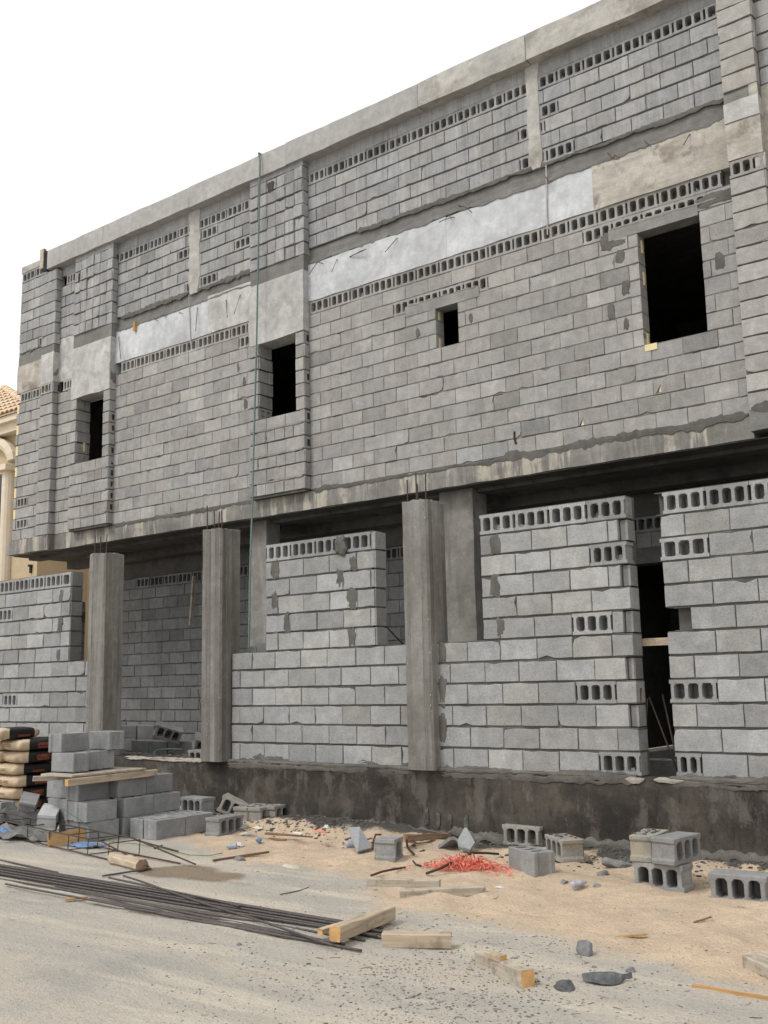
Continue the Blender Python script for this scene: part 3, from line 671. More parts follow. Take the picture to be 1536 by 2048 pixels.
# plinth
mb = MB(); f0 = Fr(0, D-.02)
slabface(mb, f0, -17.3, 1.2, -.3, ZP-.006, 0, .3, 'plinth', du=.12, dz=.08, amp=.016, rag=.02)
for a, b, h_ in ((-8.95, -6.3, .05), (-5.96, -3.9, .06), (-3.6, 1., .05)):
    slabface(mb, Fr(0, D-.02), a, b, ZP-.02, ZP+.012, -.006, .06, 'ledge', du=.06, dz=.02, amp=.02, rag=.012)
    ragband(mb, f0, a, b, ZP-.035, h_, 'ledge', d=-.004, amp=.9, bias=.004, tone=.9); ragband(mb, f0, a, b, ZP-.06, .03, 'ledge', d=-.003, amp=1.1, tone=.75)
slabface(mb, Fr(0, D-.022), -10.78, -9.3, ZP-.012, ZP+.004, -.01, .05, 'cream', du=.05, amp=.012, rag=.012); ragband(mb, f0, -10.76, -9.32, ZP-.018, .02, 'cream', d=-.012, amp=1., bias=.006)
ragband(mb, f0, -4.02, -3.8, ZP-.02, .03, 'cream', d=-.01, amp=.6, bias=.02, tone=.9); ragband(mb, f0, -3.76, -3.45, ZP-.02, .03, 'cream', d=-.01, amp=.7, bias=.01, tone=.85)
ragband(mb, f0, -7., 1.1, .08, .06, 'ledge', d=-.004, amp=1.2, tone=1.05); ragband(mb, f0, -5.6, -.5, .06, .06, 'ledge', d=-.006, amp=1.2, tone=1.3)
WP(mb, 'plinth', 'dark brown stained concrete plinth')
mb = MB()
for px, py in ((853, 1633), (875, 1640), (898, 1643), (932, 1650)):
    p = atY(px, py, D-.03); smear(mb, f0, p.x, p.z, .05, .16, 'soil', d=-.004, n=10)
WP(mb, 'stain_patch')
# pillars, board marked
def pillar(x0, x1, z1, nb, seed, label):
    rr = random.Random(seed); mb = MB(); out = []
    yf, yb = D-.115, D+.2
    def face(a, b):
        n = 4; pts = []
        for i in range(n):
            o = rr.uniform(0, .007)
            for t in (i/n+.012, (i+1)/n-.012): pts.append((a[0]+(b[0]-a[0])*t, a[1]+(b[1]-a[1])*t, o))
        return pts
    c = .022
    ring = []
    for a, b, nrm in (((x0+c, yf), (x1-c, yf), (0, 1)), ((x1, yf+c), (x1, yb), (-1, 0)), ((x1, yb), (x0, yb), (0, -1)), ((x0, yb), (x0, yf+c), (1, 0))):
        for x, y, o in face(a, b): ring.append((x+nrm[0]*o, y+nrm[1]*o))
    n = len(ring); L = 26; vs = []
    for k in range(L+1):
        z = ZP-.012+(z1-ZP)*k/L
        for i, (x, y) in enumerate(ring):
            zz = z+(rr.uniform(-.02, .012) if k == L else 0)
            vs.append((x+rr.uniform(-.0022, .0022), y+rr.uniform(-.0022, .0022), zz))
    bt = [rr.uniform(.8, 1.14) for _ in range(n)]
    cx, cy = (x0+x1)/2, (yf+yb)/2
    vs.append((cx, cy, z1+.005)); fs = [(L*n+i, L*n+(i+1) % n, len(vs)-1) for i in range(n)]; fs.append(tuple(range(n))[::-1])
    mb.add(vs, fs, 'pillar')
    for i in range(n): mb.add([vs[k*n+q] for k in range(L+1) for q in (i, (i+1) % n)], [(2*k, 2*k+1, 2*k+3, 2*k+2) for k in range(L)], 'pillar', bt[i])
    # honeycombed grout lines down the arrises
    for q in range(34):
        z = rr.uniform(ZP+.1, z1-.1); x, y = rr.choice(((x1-c, yf), (x1-c, yf), (x0+c+.02, yf), (x0+.13, yf))); x += rr.gauss(0, .006)
        s_ = rr.choice((.002, .003, .003, .004, .006))
        mb.add([(x-s_, y-.001, z-s_*2), (x+s_, y-.001, z-s_), (x, y-.004, z), (x+s_*.6, y-.001, z+s_*2), (x-s_*.8, y-.001, z+s_)], [(0, 1, 2), (1, 3, 2), (3, 4, 2), (4, 0, 2)], 'mortar_l', 1.5)
    o = WP(mb, 'pillar', label)
    for i in range(nb):
        b = MB(); x = x0+.05+(x1-x0-.1)*(i % 3)/2; y = yf+.06 if i < 3 else yb-.07
        h_ = rr.uniform(.2, .3); b.tube([(x, y, z1-.05), (x+rr.uniform(-.01, .01), y+rr.uniform(-.01, .01), z1+h_)], .0075, 'rebar', 5)
        q = b.build('rebar', o)
    return o
pillar(-11.505, -11.16, 3.31, 3, 1, 'left concrete pillar'); pillar(-9.31, -8.955, 3.40, 4, 2, 'middle concrete pillar'); pillar(-6.289, -5.958, 3.37, 4, 3, 'right concrete pillar')
mb = MB(); a = atY(1272, 1285, D+.19); mb.box(-4.02, -3.45, D+.21, D+.25, a.z-.033, a.z+.033, 'timber', 1.2)
o = mb.build('timber_lath'); tag(o, 'pale timber lath wedged across the dark gap in the street wall', 'timber')

# ------------------------------------------------------------------ ground
def gh(x, y):
    V = Vector((x, y, 0))
    ss = lambda t: max(0, min(1, t))**2*(3-2*max(0, min(1, t)))
    h = .012*noise.noise(V*.7)+.006*noise.noise(V*2.3)
    s = sandmask(x, y)
    h += s*(.03*noise.noise(V*3.1)+.022*noise.noise(V*6.7)+.013*noise.noise(V*12.)) + .0022*noise.noise(V*19)
    h += (1-s)*.014*noise.noise(Vector((x*.8+y*.5, y*5-x*1.6, 2)))
    h += .13*ss((y-7.75)/.8)*ss((-5.4-x)/1.2)*ss((x+12)/2.5) + .05*ss((y-8.0)/.5)*ss((x+5.6)/1.)
    return h
def sandmask(x, y):
    yb = 5.15+.36*max(0, -x-2.1)+.5*noise.noise(Vector((x*.7, y*.9, 3.3)))
    t = max(0, min(1, (y-yb+.45)/.9)); return t*t*(3-2*t)
def axis(co_a, a, b, st, co_b):
    n = int((b-a)/st); return co_a+[a+(b-a)*i/n for i in range(n+1)]+co_b
xs = axis([-90, -60, -40, -30, -22, -18, -15], -13.2, .6, .05, [1.2, 2.5, 5, 10, 25, 60, 90]); ys = axis([-60, -30, -12, -4, 0], 1.6, 8.7, .05, [9.2, 10.5, 13, 18, 30, 60, 120])
vs = []; sm = []; dk = []; br = []
for y in ys:
    for x in xs:
        fine = -13.5 < x < .8 and 1.5 < y < 8.8
        vs.append((x, y, gh(x, y) if fine else 0.)); sm.append(sandmask(x, y) if fine else (.0 if y < 6 else 1.))
        n1 = noise.noise(Vector((x*1.3, y*1.6, 8))); n2 = noise.noise(Vector((x*3.1, y*3.1, 2)))
        t = (y-8.1+.3*n1+.2*n2)/.4 if x < -3 else (y-8.25+.3*n1+.15*n2)/.3
        dk.append(max(0, min(1, t))*(1 if -9.5 < x else 0))
        q = ((x+6.75)/.95)**2+((y-6.0+(x+6.75)*.1)/.34)**2; br.append(max(0, min(1, 1.05-q+.9*n1+.6*n2)))
W = len(xs)
fs = [(j*W+i, j*W+i+1, (j+1)*W+i+1, (j+1)*W+i) for j in range(len(ys)-1) for i in range(W-1)]
me = bpy.data.meshes.new('ground'); me.from_pydata(vs, [], fs); me.polygons.foreach_set('use_smooth', [True]*len(fs))
for nm, d in (('sand', sm), ('debris', dk), ('brown', br)):
    a = me.attributes.new(nm, 'FLOAT', 'POINT'); a.data.foreach_set('value', d)
g = bpy.data.objects.new('ground', me); col.objects.link(g); tag(g, kind='structure')
mt, t, b = nt('sandy_ground'); k = N(t); v = k.n('ShaderNodeTexCoord').outputs['Object']
A_ = lambda n_: k.n('ShaderNodeAttribute', attribute_name=n_).outputs['Fac']
rd = k.mix(k.ramp(k.noise(k.sc(v, (.45, 1.9, 1)), 1.1, 6, .65), .38, .64), (.455, .43, .385), (.545, .495, .42))
rd = k.mix(k.math('MULTIPLY', k.ramp(k.noise(v, .9, 5, .6), .5, .7), .7), rd, (.37, .355, .33))
rd = k.mix(k.math('MULTIPLY', k.ramp(k.noise(k.sc(v, (.22, 2.1, 1)), 1.7, 5), .5, .66), .75), rd, (.64, .585, .48))
sd = k.mix(k.ramp(k.noise(v, 1.9, 7, .7), .38, .62), (.67, .53, .385), (.57, .455, .34))
sd = k.mix(k.math('MULTIPLY', k.ramp(k.noise(v, 4.5, 5, .7), .55, .7), .45), sd, (.43, .37, .30))
mk = k.ramp(k.math('ADD', A_('sand'), k.math('MULTIPLY_ADD', k.noise(v, 3.2, 6, .7), .9, -.45)), .3, .7)
c = k.mix(mk, rd, sd)
c = k.mix(k.math('MULTIPLY', k.ramp(k.math('ADD', A_('brown'), k.math('MULTIPLY_ADD', k.noise(v, 5, 6, .75), .9, -.45)), .35, .8), .8), c, (.225, .165, .11))
c = k.mix(k.ramp(k.math('ADD', A_('debris'), k.math('MULTIPLY_ADD', k.noise(v, 5, 7, .75), 1.3, -.65)), .35, .62), c, (.10, .093, .082))
fn = k.noise(v, 60, 4, .75)
c = k.mix(1., c, k.math('MULTIPLY_ADD', fn, .7, .65), 'MULTIPLY')
c = k.mix(k.math('MULTIPLY', k.ramp(k.noise(v, 38, 2, .5), .66, .72), .6), c, (.13, .115, .1))
c = k.mix(k.math('MULTIPLY', k.ramp(k.noise(v, 27, 2, .5), .7, .74), .5), c, (.62, .56, .48))
t.links.new(c, b.inputs['Base Color']); b.inputs['Roughness'].default_value = .97; b.inputs['Specular IOR Level'].default_value = .15
hh = k.math('ADD', fn, k.math('MULTIPLY', k.noise(v, 11, 6, .7), 1.6))
bp = k.n('ShaderNodeBump', ins={0: .75, 1: .035, 'Height': hh}); t.links.new(bp.outputs[0], b.inputs['Normal'])
me.materials.append(mt)
# raised yard behind the street wall
mb = MB(); n = 40
for i in range(n+1):
    for j in range(13):
        x = -17.2+18.3*i/n; y = D+.25+(12.6-D-.25)*j/12
        mb.v.append((x, y, .56+.05*noise.noise(Vector((x*1.1, y*1.7, 0)))+.04*noise.noise(Vector((x*3.3, y*3, 4)))))
for i in range(n):
    for j in range(12): mb.f.append((i*13+j, i*13+13+j, i*13+14+j, i*13+j+1)); mb.m.append(0); mb.t.append(1.)
mb.slots = ['yard']; tag(mb.build('yard_floor', smooth=True), kind='structure')

def G(px, py, z=None):                       # a point on the ground
    p = at(px, py, 0)
    for _ in range(3): p = at(px, py, gh(p.x, p.y))
    return p
# ------------------------------------------------------------------ loose hollow blocks
def block_mesh(seed, mat, cells=3, lx=.39):
    rr = random.Random(seed); bm = bmesh.new(); j = lambda s=.002: rr.uniform(-s, s)
    hx, hy, hz = lx/2, .095, .0955
    out = [(-hx, -hy), (-hx*.35, -hy+j()), (hx*.3, -hy+j()), (hx, -hy), (hx, -.06), (hx-.013, -.05), (hx-.013, .05), (hx, .06), (hx, hy), (hx*.3, hy+j()), (-hx*.35, hy+j()), (-hx, hy), (-hx, .06), (-hx+.013, .05), (-hx+.013, -.05), (-hx, -.06)]
    out = [(x+j(.0015), y+j(.0015)) for x, y in out]
    holes = []; w = (lx-.034*2-.026-.03*(cells-1))/cells; x = -hx+.047
    for i in range(cells):
        c = .018; a, b_, l, h = x, x+w, -.064, .064
        holes.append([(a+c, l), (b_-c, l), (b_, l+c), (b_, h-c), (b_-c, h), (a+c, h), (a, h-c), (a, l+c)]); x += w+.03
    rings = []
    for lp in [out]+holes:
        lp = [(x+j(.0015), y+j(.0015)) for x, y in lp]
        T = [bm.verts.new((x, y, hz+j(.0015))) for x, y in lp]; B = [bm.verts.new((x*.995 if lp[0][0] == out[0][0] else x*.995, y, -hz+j(.0015))) for x, y in lp]
        rings.append((T, B)); n = len(lp)
        for i in range(n): bm.faces.new((T[i], T[(i+1) % n], B[(i+1) % n], B[i]))
    for q in (0, 1):
        es = [bm.edges.get((r_[q][i], r_[q][(i+1) % len(r_[q])])) for r_ in rings for i in range(len(r_[q]))]
        bmesh.ops.triangle_fill(bm, use_beauty=True, edges=es)
    for T, B in rings[1:]:
        for v_ in B: v_.co.z += .02
        bm.faces.new(B)
    bm.faces.new([bm.verts.new((x, y, -hz-.0005)) for x, y in out])
    bmesh.ops.recalc_face_normals(bm, faces=bm.faces)
    es = [e for e in bm.edges if e.is_manifold and e.calc_face_angle(0) > .7]
    bmesh.ops.bevel(bm, geom=es, offset=.0045, segments=1, affect='EDGES')
    for v_ in bm.verts: v_.co += Vector((j(.0016), j(.0016), j(.0016)))
    me = bpy.data.meshes.new('hollow_block'); bm.to_mesh(me); bm.free()
    me.materials.append(M[mat]); a = me.attributes.new('tone', 'FLOAT', 'FACE'); a.data.foreach_set('value', [1.]*len(me.polygons))
    return me
BM = {mm: [block_mesh(s*3+q, mm) for q in range(3)] for s, mm in enumerate(('stackb', 'loose', 'loose_dusty', 'loose_pale'))}
HALF = block_mesh(40, 'loose', 1, .2)
def hblock(p0, ang, side, z, lay, label, group, mat='stackb', tilt=(0, 0), me=None, name='hollow_block', L=.39):
    u = Vector((math.cos(rad(ang)), math.sin(rad(ang)), 0)); n = Vector((-u.y, u.x, 0))*side; zz = Vector((0, 0, 1))
    if lay == 'up': X, Z = u, zz
    elif lay == 'side': X, Z = u, -n
    elif lay == 'side2': X, Z = u, n
    elif lay == 'end': X, Z = zz, u
    Y = Z.cross(X)
    mx = Matrix((X, Y, Z)).transposed().to_4x4()
    c = Vector((p0[0], p0[1], 0))+u*((L if lay != 'end' else .19)/2)+n*.095; c.z = z+(.0955 if lay != 'end' else .195)
    if tilt != (0, 0): mx = Matrix.Rotation(rad(tilt[0]), 4, u.cross(zz)) @ Matrix.Rotation(rad(tilt[1]), 4, u) @ mx
    mx.translation = c
    o = bpy.data.objects.new(name, me or R.choice(BM[mat])); col.objects.link(o); o.matrix_world = mx
    return tag(o, label, 'concrete block', group)
SG = 'grey blocks in the stack'
def sb(x, y, lvl, ang, side, label, z=None): hblock((x, y), ang, side, (.192*lvl if z is None else z), 'up', label, SG)
# near corner (greatest x, least y); length along y
sb(-8.44, 7.10, 0, 91.5, 1, 'grey block on the sand at the nearest right-hand corner of the stack')
sb(-8.46, 7.505, 0, 91, 1, 'grey block at the far right end of the bottom row of the stack')
sb(-8.66, 7.10, 0, 91, 1, 'bottom-row grey block squeezed left of the nearest corner block of the stack')
sb(-8.67, 7.51, 0, 91, 1, 'bottom-row grey block with its cells showing behind the front corner of the stack')
sb(-8.95, 6.66, 0, 92.5, 1, 'bottom-row grey block behind the blue plastic bag and the bar cage')
sb(-8.93, 7.08, 0, 91, 1, 'bottom-row grey block hidden deep in the middle of the stack')
sb(-9.17, 6.68, 0, 91, 1, 'bottom-row grey block behind the orange plywood piece')
sb(-9.38, 6.75, 0, 91, 1, 'bottom-row grey block under the left end of the stack')
sb(-9.2, 7.3, 0, 91, 1, 'bottom-row grey block at the back of the stack, in the middle')
sb(-8.93, 7.48, 0, 91, 1, 'bottom-row grey block at the back of the stack, right of centre')
sb(-8.93, 7.09, 1, 92, 1, 'second-row grey block with its end facing the street, in the middle of the stack')
sb(-8.965, 7.495, 1, 92, 1, 'second-row grey block at the far right end of its row in the stack')
sb(-8.945, 6.63, 1, 93, 1, 'second-row grey block nearest the street, with the green cord trailing from it')
sb(-9.16, 6.66, 1, 92, 1, 'second-row grey block pressed behind the tilted white-topped block')
sb(-9.4, 6.76, 1, 181, -1, 'second-row grey block at the left end of its row in the stack')
sb(-9.15, 7.2, 1, 91, 1, 'second-row grey block hidden inside the stack')
sb(-9.06, 7.10, 2, 93, 1, 'third-row grey block with a clean face, just under the long timber')
sb(-9.095, 7.505, 2, 93, 1, 'third-row grey block at the right end, beyond the tip of the timber')
sb(-9.17, 6.68, 2, 92, 1, 'third-row grey block with a dark stain under the near end of the timber')
sb(-9.48, 6.80, 2, 181, -1, 'third-row grey block lying crosswise under the left end of the boards')
sb(-9.3, 7.15, 2, 91, 1, 'third-row grey block hidden under the plywood sheet')
sb(-9.19, 6.63, 0, 179, -1, 'pale grey block lying crosswise on the boards, its long face to the street', z=.675)
sb(-9.25, 6.835, 0, 179, -1, 'grey block on the boards behind the pale crosswise one', z=.677)
sb(-9.3, 7.04, 0, 178, -1, 'grey block at the right end of the row standing on the boards', z=.675)
sb(-9.43, 6.65, 0, 99, 1, 'topmost grey block of the stack, long face to the right, on the left side', z=.869)
sb(-9.27, 7.14, 0, 176, -1, 'topmost grey block of the stack at the right, its short side overhanging', z=.869)
# boards through the stack
def plank(name, p, q, w, h, mat, label, cat='timber', group=None, roll=0, endm=None, chip=.004, taper=1., cham=.08):
    p, q = Vector(p), Vector(q); d = q-p; L = d.length; X = d.normalized()
    Y = Vector((0, 0, 1)).cross(X).normalized(); Z = X.cross(Y)
    mx = Matrix((X, Y, Z)).transposed().to_4x4() @ Matrix.Rotation(rad(roll), 4, 'X'); mx.translation = (p+q)/2
    mb = MB(); n = max(4, int(L/.07)); vs = []; fs = []; c = min(w, h)*cham
    ring = [(-w/2+c, -h/2), (w/2-c, -h/2), (w/2, -h/2+c), (w/2, h/2-c), (w/2-c, h/2), (-w/2+c, h/2), (-w/2, h/2-c), (-w/2, -h/2+c)]
    for i in range(n+1):
        k_ = 1+(taper-1)*i/n
        for y, z in ring: vs.append((-L/2+L*i/n+(R.uniform(-chip, chip) if i in (0, n) else 0), y*k_+R.uniform(-chip, chip)*.35, z*k_+R.uniform(-chip, chip)*.35))
    for i in range(n):
        for q_ in range(8): fs.append((i*8+q_, (i+1)*8+q_, (i+1)*8+(q_+1) % 8, i*8+(q_+1) % 8))
    mb.add(vs, fs, mat); mb.add(vs[:8], [tuple(range(8))], endm or mat); mb.add(vs[-8:], [tuple(range(7, -1, -1))], endm or mat)
    o = mb.build(name); o.matrix_world = mx
    return tag(o, label, cat, group)
a = at(124, 1549, .617); b_ = at(309, 1529, .617)
plank('timber_batten', (-9.0, 6.42, .60), (-9.08, 7.62, .605), .05, .068, 'timber', 'long pale timber batten sticking out along the right side of the block stack', endm='timber_end')
plank('timber_batten', (-9.72, 6.52, .605), (-9.35, 7.1, .605), .09, .05, 'timber_grey', 'short grey timber poking out left under the boards of the block stack')
plank('plywood_sheet', (-9.29, 6.5, .655), (-9.3, 7.45, .655), .52, .02, 'timber_grey', 'thin weathered plywood sheet carrying the upper blocks of the stack', 'plywood')
# tilted and fallen blocks left of the stack
SL = 'loose blocks lying about'
p = at(72, 1661, .0)
p = at(72, 1661, .1); hblock((p.x, p.y), 136, -1, .10, 'side2', 'tilted pale block with a smooth white top, propped left of the stack', SL, 'loose_pale', tilt=(11, 6))
p = at(33, 1636, .1); hblock((p.x, p.y), 140, -1, .11, 'side', 'tipped block leaning in front of the cement bags', SL, 'loose', tilt=(12, 14))
hblock((-11.75, 7.2), 0, 1, .02, 'up', 'grey block lying flat at the left edge, in front of the bags', SL, 'loose')
# blocks right of the stack
p = G(437, 1674); hblock((p.x, p.y), 94, 1, -.01, 'side', 'block on its side at the right foot of the stack, three cells facing right', SL, 'loose')
p = at(549, 1649, .04); hblock((p.x, p.y), 97, 1, .035, 'side', 'sandy-topped block by the plinth, two cells in its right side, right of two more', SL, 'loose_dusty')
p = at(520, 1651, .04); hblock((p.x, p.y), 99, 1, .03, 'side', 'sandy-topped block by the plinth squeezed between two others', SL, 'loose_dusty')
p = at(493, 1650, .04); hblock((p.x, p.y), 96, 1, .03, 'side', 'sandy-topped block by the plinth, left of two more in a row', SL, 'loose_dusty')
p = at(360, 1628, .09); hblock((p.x, p.y), -3, 1, .09, 'side', 'block behind the right end of the stack, three dark cells to the street', SL, 'loose')
p = at(1003, 1695, .0); hblock((p.x, p.y+.02), 2, 1, .01, 'side', 'debris-covered block by the plinth, right of the broken shards', SL, 'loose_dusty')
p = at(1127, 1728, .0); hblock((p.x, p.y), 141, -1, .0, 'side', 'rubble-topped block turned at an angle, three cells facing left', SL, 'loose_dusty')
p = at(1070, 1752, .0); hblock((p.x, p.y), 152, -1, -.02, 'up', 'half buried block with sand-filled cells facing up', SL, 'loose')
p = at(1266, 1771, .0); hblock((p.x, p.y), 0, 1, -.022, 'side', 'block carrying two others, three cells facing the street', SL, 'loose')
p = at(1261, 1723, .171); hblock((p.x, p.y), 97, -1, .171, 'side', 'sand-capped block on top of another, on the left of the two', SL, 'loose_dusty')
p = at(1303, 1728, .171); hblock((p.x, p.y), 82, -1, .171, 'side2', 'pale block on top of another, slots in its right side', SL, 'loose')
p = at(1440, 1803, .0); hblock((p.x-.08, p.y+.02), 6, 1, -.015, 'side', 'block on the sand at the right edge of the picture, three cells to the street', SL, 'loose')
p = at(790, 1720, 0); hblock((p.x, p.y), 105, 1, -.02, 'side', 'half block standing alone on the sand below the right pillar', SL, 'loose', me=HALF, name='half_block', L=.2)
# yard blocks seen through the gateway
SY = 'blocks heaped in the yard behind the wall'
for i in range(3): hblock((-12.62+i*.41, 10.1+R.uniform(-.02, .02)), 0, 1, .565, 'up', 'block in the low row on the yard floor, number order left to right unclear', SY, 'loose')
for i in range(2):
    for l in range(2): hblock((-13.45+i*.42, 10.55), 0, 1, .57+.193*l, 'up', 'shaded block in the two-high pile behind the low row', SY, 'loose')
hblock((-11.62, 9.72), 56, 1, .80, 'side', 'block toppled on the yard heap with its cells facing left', SY, 'loose', tilt=(-18, 20))
hblock((-10.82, 9.75), 60, 1, .66, 'side', 'block standing askew beside the middle pillar in the yard', SY, 'loose', tilt=(-10, 35))
hblock((-10.35, 9.2), 0, 1, .53, 'side', 'dusty block with three cells at floor level behind the white plinth edge', SY, 'loose_dusty')
hblock((-4.32, 9.6), 8, 1, .54, 'up', 'block on the yard floor seen through the narrow gap', SY, 'loose'); 
hblock((-4.45, 9.95), -10, 1, .62, 'up', 'rearmost block seen low through the narrow gap', SY, 'loose', tilt=(8, 5))
ylab = ['leftmost block of the low row on the yard floor', 'middle block of the low row on the yard floor', 'right block of the low row on the yard floor', 'lower left block of the two-high pile in the yard', 'upper left block of the two-high pile in the yard', 'lower right block of the two-high pile in the yard', 'upper right block of the two-high pile in the yard']
for o, l in zip([o for o in col.objects if o.get('group') == SY][:7], ylab): o['label'] = l

# ------------------------------------------------------------------ cement bags
def text_mesh(txt, size, mat):
    cu = bpy.data.curves.new('lettering', 'FONT'); cu.body = txt; cu.size = size; cu.align_x = 'CENTER'; cu.align_y = 'CENTER'; cu.extrude = .0006; cu.offset = .0012
    o = bpy.data.objects.new('lettering', cu); col.objects.link(o)
    me = bpy.data.meshes.new_from_object(o.evaluated_get(bpy.context.evaluated_depsgraph_get())); bpy.data.objects.remove(o)
    me.materials.clear(); me.materials.append(M[mat]); return me
TXT = text_mesh('CEMENT', .05, 'orange')
def bag(x, y, z, yaw, label, text=True, flip=True, th=.15, logo=True, bl=(-.13, .24)):
    A, B, C = .325, .215, th/2; rr = random.Random(label); mb = MB(); nu, nv = 40, 16; vs = []; ph = rr.uniform(0, 50)
    pw = lambda v_, e: math.copysign(abs(v_)**e, v_)
    for j in range(nv+1):
        f_ = -math.pi/2+math.pi*j/nv
        for i in range(nu):
            t_ = 2*math.pi*i/nu; px = A*pw(math.cos(f_), .38)*pw(math.cos(t_), .36); py = B*pw(math.cos(f_), .42)*pw(math.sin(t_), .36); pz = C*pw(math.sin(f_), .6)
            e_ = max(0, abs(px)/A-.55)/.45; pz *= 1-.22*e_**2
            nn = noise.noise(Vector((px*7+ph, py*7, pz*6)))*.010+noise.noise(Vector((px*18+ph, py*18, pz*14)))*.007*(1+2.2*e_)
            d = Vector((px/A, py/B, pz/C)).normalized()
            vs.append((px+d.x*nn, py+d.y*nn, pz+d.z*nn*.5))
    V = [Vector(p_) for p_ in vs]
    for j in range(nv):
        for i in range(nu):
            ids = (j*nu+i, j*nu+(i+1) % nu, (j+1)*nu+(i+1) % nu, (j+1)*nu+i); cx = sum(vs[q][0] for q in ids)/4+.008*math.sin(j)
            mb.add([vs[q] for q in ids], [(0, 1, 2, 3)], 'bagblack' if bl[0] < cx < bl[1] else 'kraft')
    bm = bmesh.new(); tmp = mb.build('cement_bag', smooth=True); bm.from_mesh(tmp.data); bmesh.ops.remove_doubles(bm, verts=bm.verts, dist=.0002); bm.to_mesh(tmp.data); bm.free()
    tmp.data.polygons.foreach_set('use_smooth', [True]*len(tmp.data.polygons))
    tmp.location = (x, y, z+C); tmp.rotation_euler = (0, 0, rad(yaw))
    tag(tmp, label, 'cement bag', 'cement bags stacked by the wall')
    if text:
        o = bpy.data.objects.new('lettering', TXT); col.objects.link(o); o.parent = tmp
        o.matrix_parent_inverse = Matrix(); o.location = (.04, -B-.009, .012); o.rotation_euler = (rad(90), rad(180 if flip else 0), 0)
    m2 = MB()
    for r_ in range(2):                      # the small print under the name
        x_ = -.04
        while x_ < .12:
            w_ = rr.uniform(.01, .03); z_ = -.022-r_*.014
            m2.box(x_, x_+w_, -B-.0085, -B-.006, z_-.004, z_+.004, 'orange', 1.); x_ += w_+.008
    m2.build('printing', tmp); m2 = MB()
    if logo:
        s_ = 1 if flip else -1
        for i in range(8):
            a0, a1 = 2*math.pi*i/8, 2*math.pi*(i+1)/8; cy = .10*s_
            q = [(-A-.006, cy+math.cos(a_)*r_, math.sin(a_)*r_) for a_, r_ in ((a0, .026), (a1, .026), (a1, .014), (a0, .014))]; m2.add(q, [(0, 1, 2, 3)], 'orange')
        m2.build('logo', tmp); m2 = MB()
        for r_ in range(2): m2.box(-A-.008, -A-.005, .0*s_-.055, .0*s_+.045, .006-r_*.02, .014-r_*.02, 'ink')
    m2.build('end_printing', tmp)
BX, BY = -12.12, 8.09
zt = atY(38, 1504, 7.78).z
for k_ in range(6):
    z = zt-.15*(k_)
    lab = ['upper full bag under the topmost one', 'third bag from the top', 'fourth bag from the top, set back from the edge', 'fifth bag from the top', 'sixth bag from the top', 'lowest bag in view'][k_]
    bag(BX+(.0, .0, -.05, -.03, -.06, -.09)[k_], BY+(.0, .0, -.03, -.02, -.04, -.05)[k_], z, 90+R.uniform(-3, 3), 'kraft and black paper cement bag, '+lab, text=k_ not in (2, 3), flip=True)
bag(BX-.14, BY-.22, zt+.152, 92, 'topmost kraft and black cement bag, pushed left of those below', text=False, flip=False, bl=(-.16, .2))
for k_ in range(6): bag(BX-.47, BY+R.uniform(-.04, .04), zt-.15*k_, 90+R.uniform(-3, 3), 'cement bag in the rear column of the bag stack at the picture edge', text=False)
zb = zt-.15*5
mb = MB()
for i in range(4): mb.box(-12.85, -11.85, 7.72+i*.2, 7.85+i*.2, zb-.05, zb-.02, 'timber_grey', .7)
for i in range(3): mb.box(-12.8+i*.42, -12.7+i*.42, 7.72, 8.45, min(-.02, zb-.15), zb-.051, 'timber_grey', .6)
tag(mb.build('pallet'), 'weathered timber pallet under the cement bags', 'pallet')

# ------------------------------------------------------------------ steel bars on the road
def bar(p, q, label, group, r=.0078, sag=0., mat='rebar_d', ext=0., zl=(.012, .012), name='steel_bar'):
    a = at(*p, zl[0]); b_ = at(*q, zl[1]); d = (b_-a).normalized(); a = a-d*ext
    n = max(6, int((b_-a).length/.12)); pts = []
    ph = R.uniform(0, 99)
    for i in range(n+1):
        t_ = i/n; pt = a.lerp(b_, t_); s_ = Vector((-d.y, d.x, 0))*(noise.noise(Vector((t_*3+ph, 0, 0)))*.03*min(1, (b_-a).length/3))
        pts.append(pt+s_)
    mb = MB(); mb.tube(pts, r, mat, 7); return tag(mb.build(name, smooth=True), label, 'steel bar', group)
RG = 'long steel bars lying on the road'
lab = 'long dark steel bar lying in the upper bundle on the road'
for i in range(9):
    y0 = 1729+i*2.6; y1 = 1843+i*2.6; q = (690+R.uniform(-10, 75) if i < 8 else 640, y1)
    sl = (y1-y0)/690; ex = R.uniform(20, 85) if i % 3 else 75
    bar((0, y0), (690+ex, y1+sl*ex*1.05), lab, RG, ext=2.5+R.uniform(0, 1.2), zl=(.011+.017*(i % 2), .010+.016*(i % 2)))
lab = 'dark steel bar lying in the lower bundle on the road, nearer the street'
for i in range(7):
    x0 = (0, 10, 110, 180, 186, 250, 190)[i]; y0 = (1758, 1768, 1771, 1797, 1801, 1815, 1790)[i]
    x1, y1 = ((729, 1881), (721, 1902), (580, 1868), (640, 1880), (700, 1896), (560, 1862), (690, 1888))[i]
    bar((x0, y0), (x1, y1), lab, RG, ext=2.5 if i == 0 else 0, zl=(.010+.016*(i % 2), .010))
bar((245, 1752), (667, 1891), 'steel bar crossing diagonally over the lower bundle', RG, zl=(.045, .034))
bar((218, 1755), (480, 1812), 'short steel bar starting beside the log and lying over the upper bundle', RG, zl=(.03, .042))
bar((0, 1720), (116, 1745), 'short steel bar on the far side of the bundle at the left edge', RG, ext=2.)
bar((205, 1752), (302, 1737), 'stub of steel bar poking out behind the short log', RG)
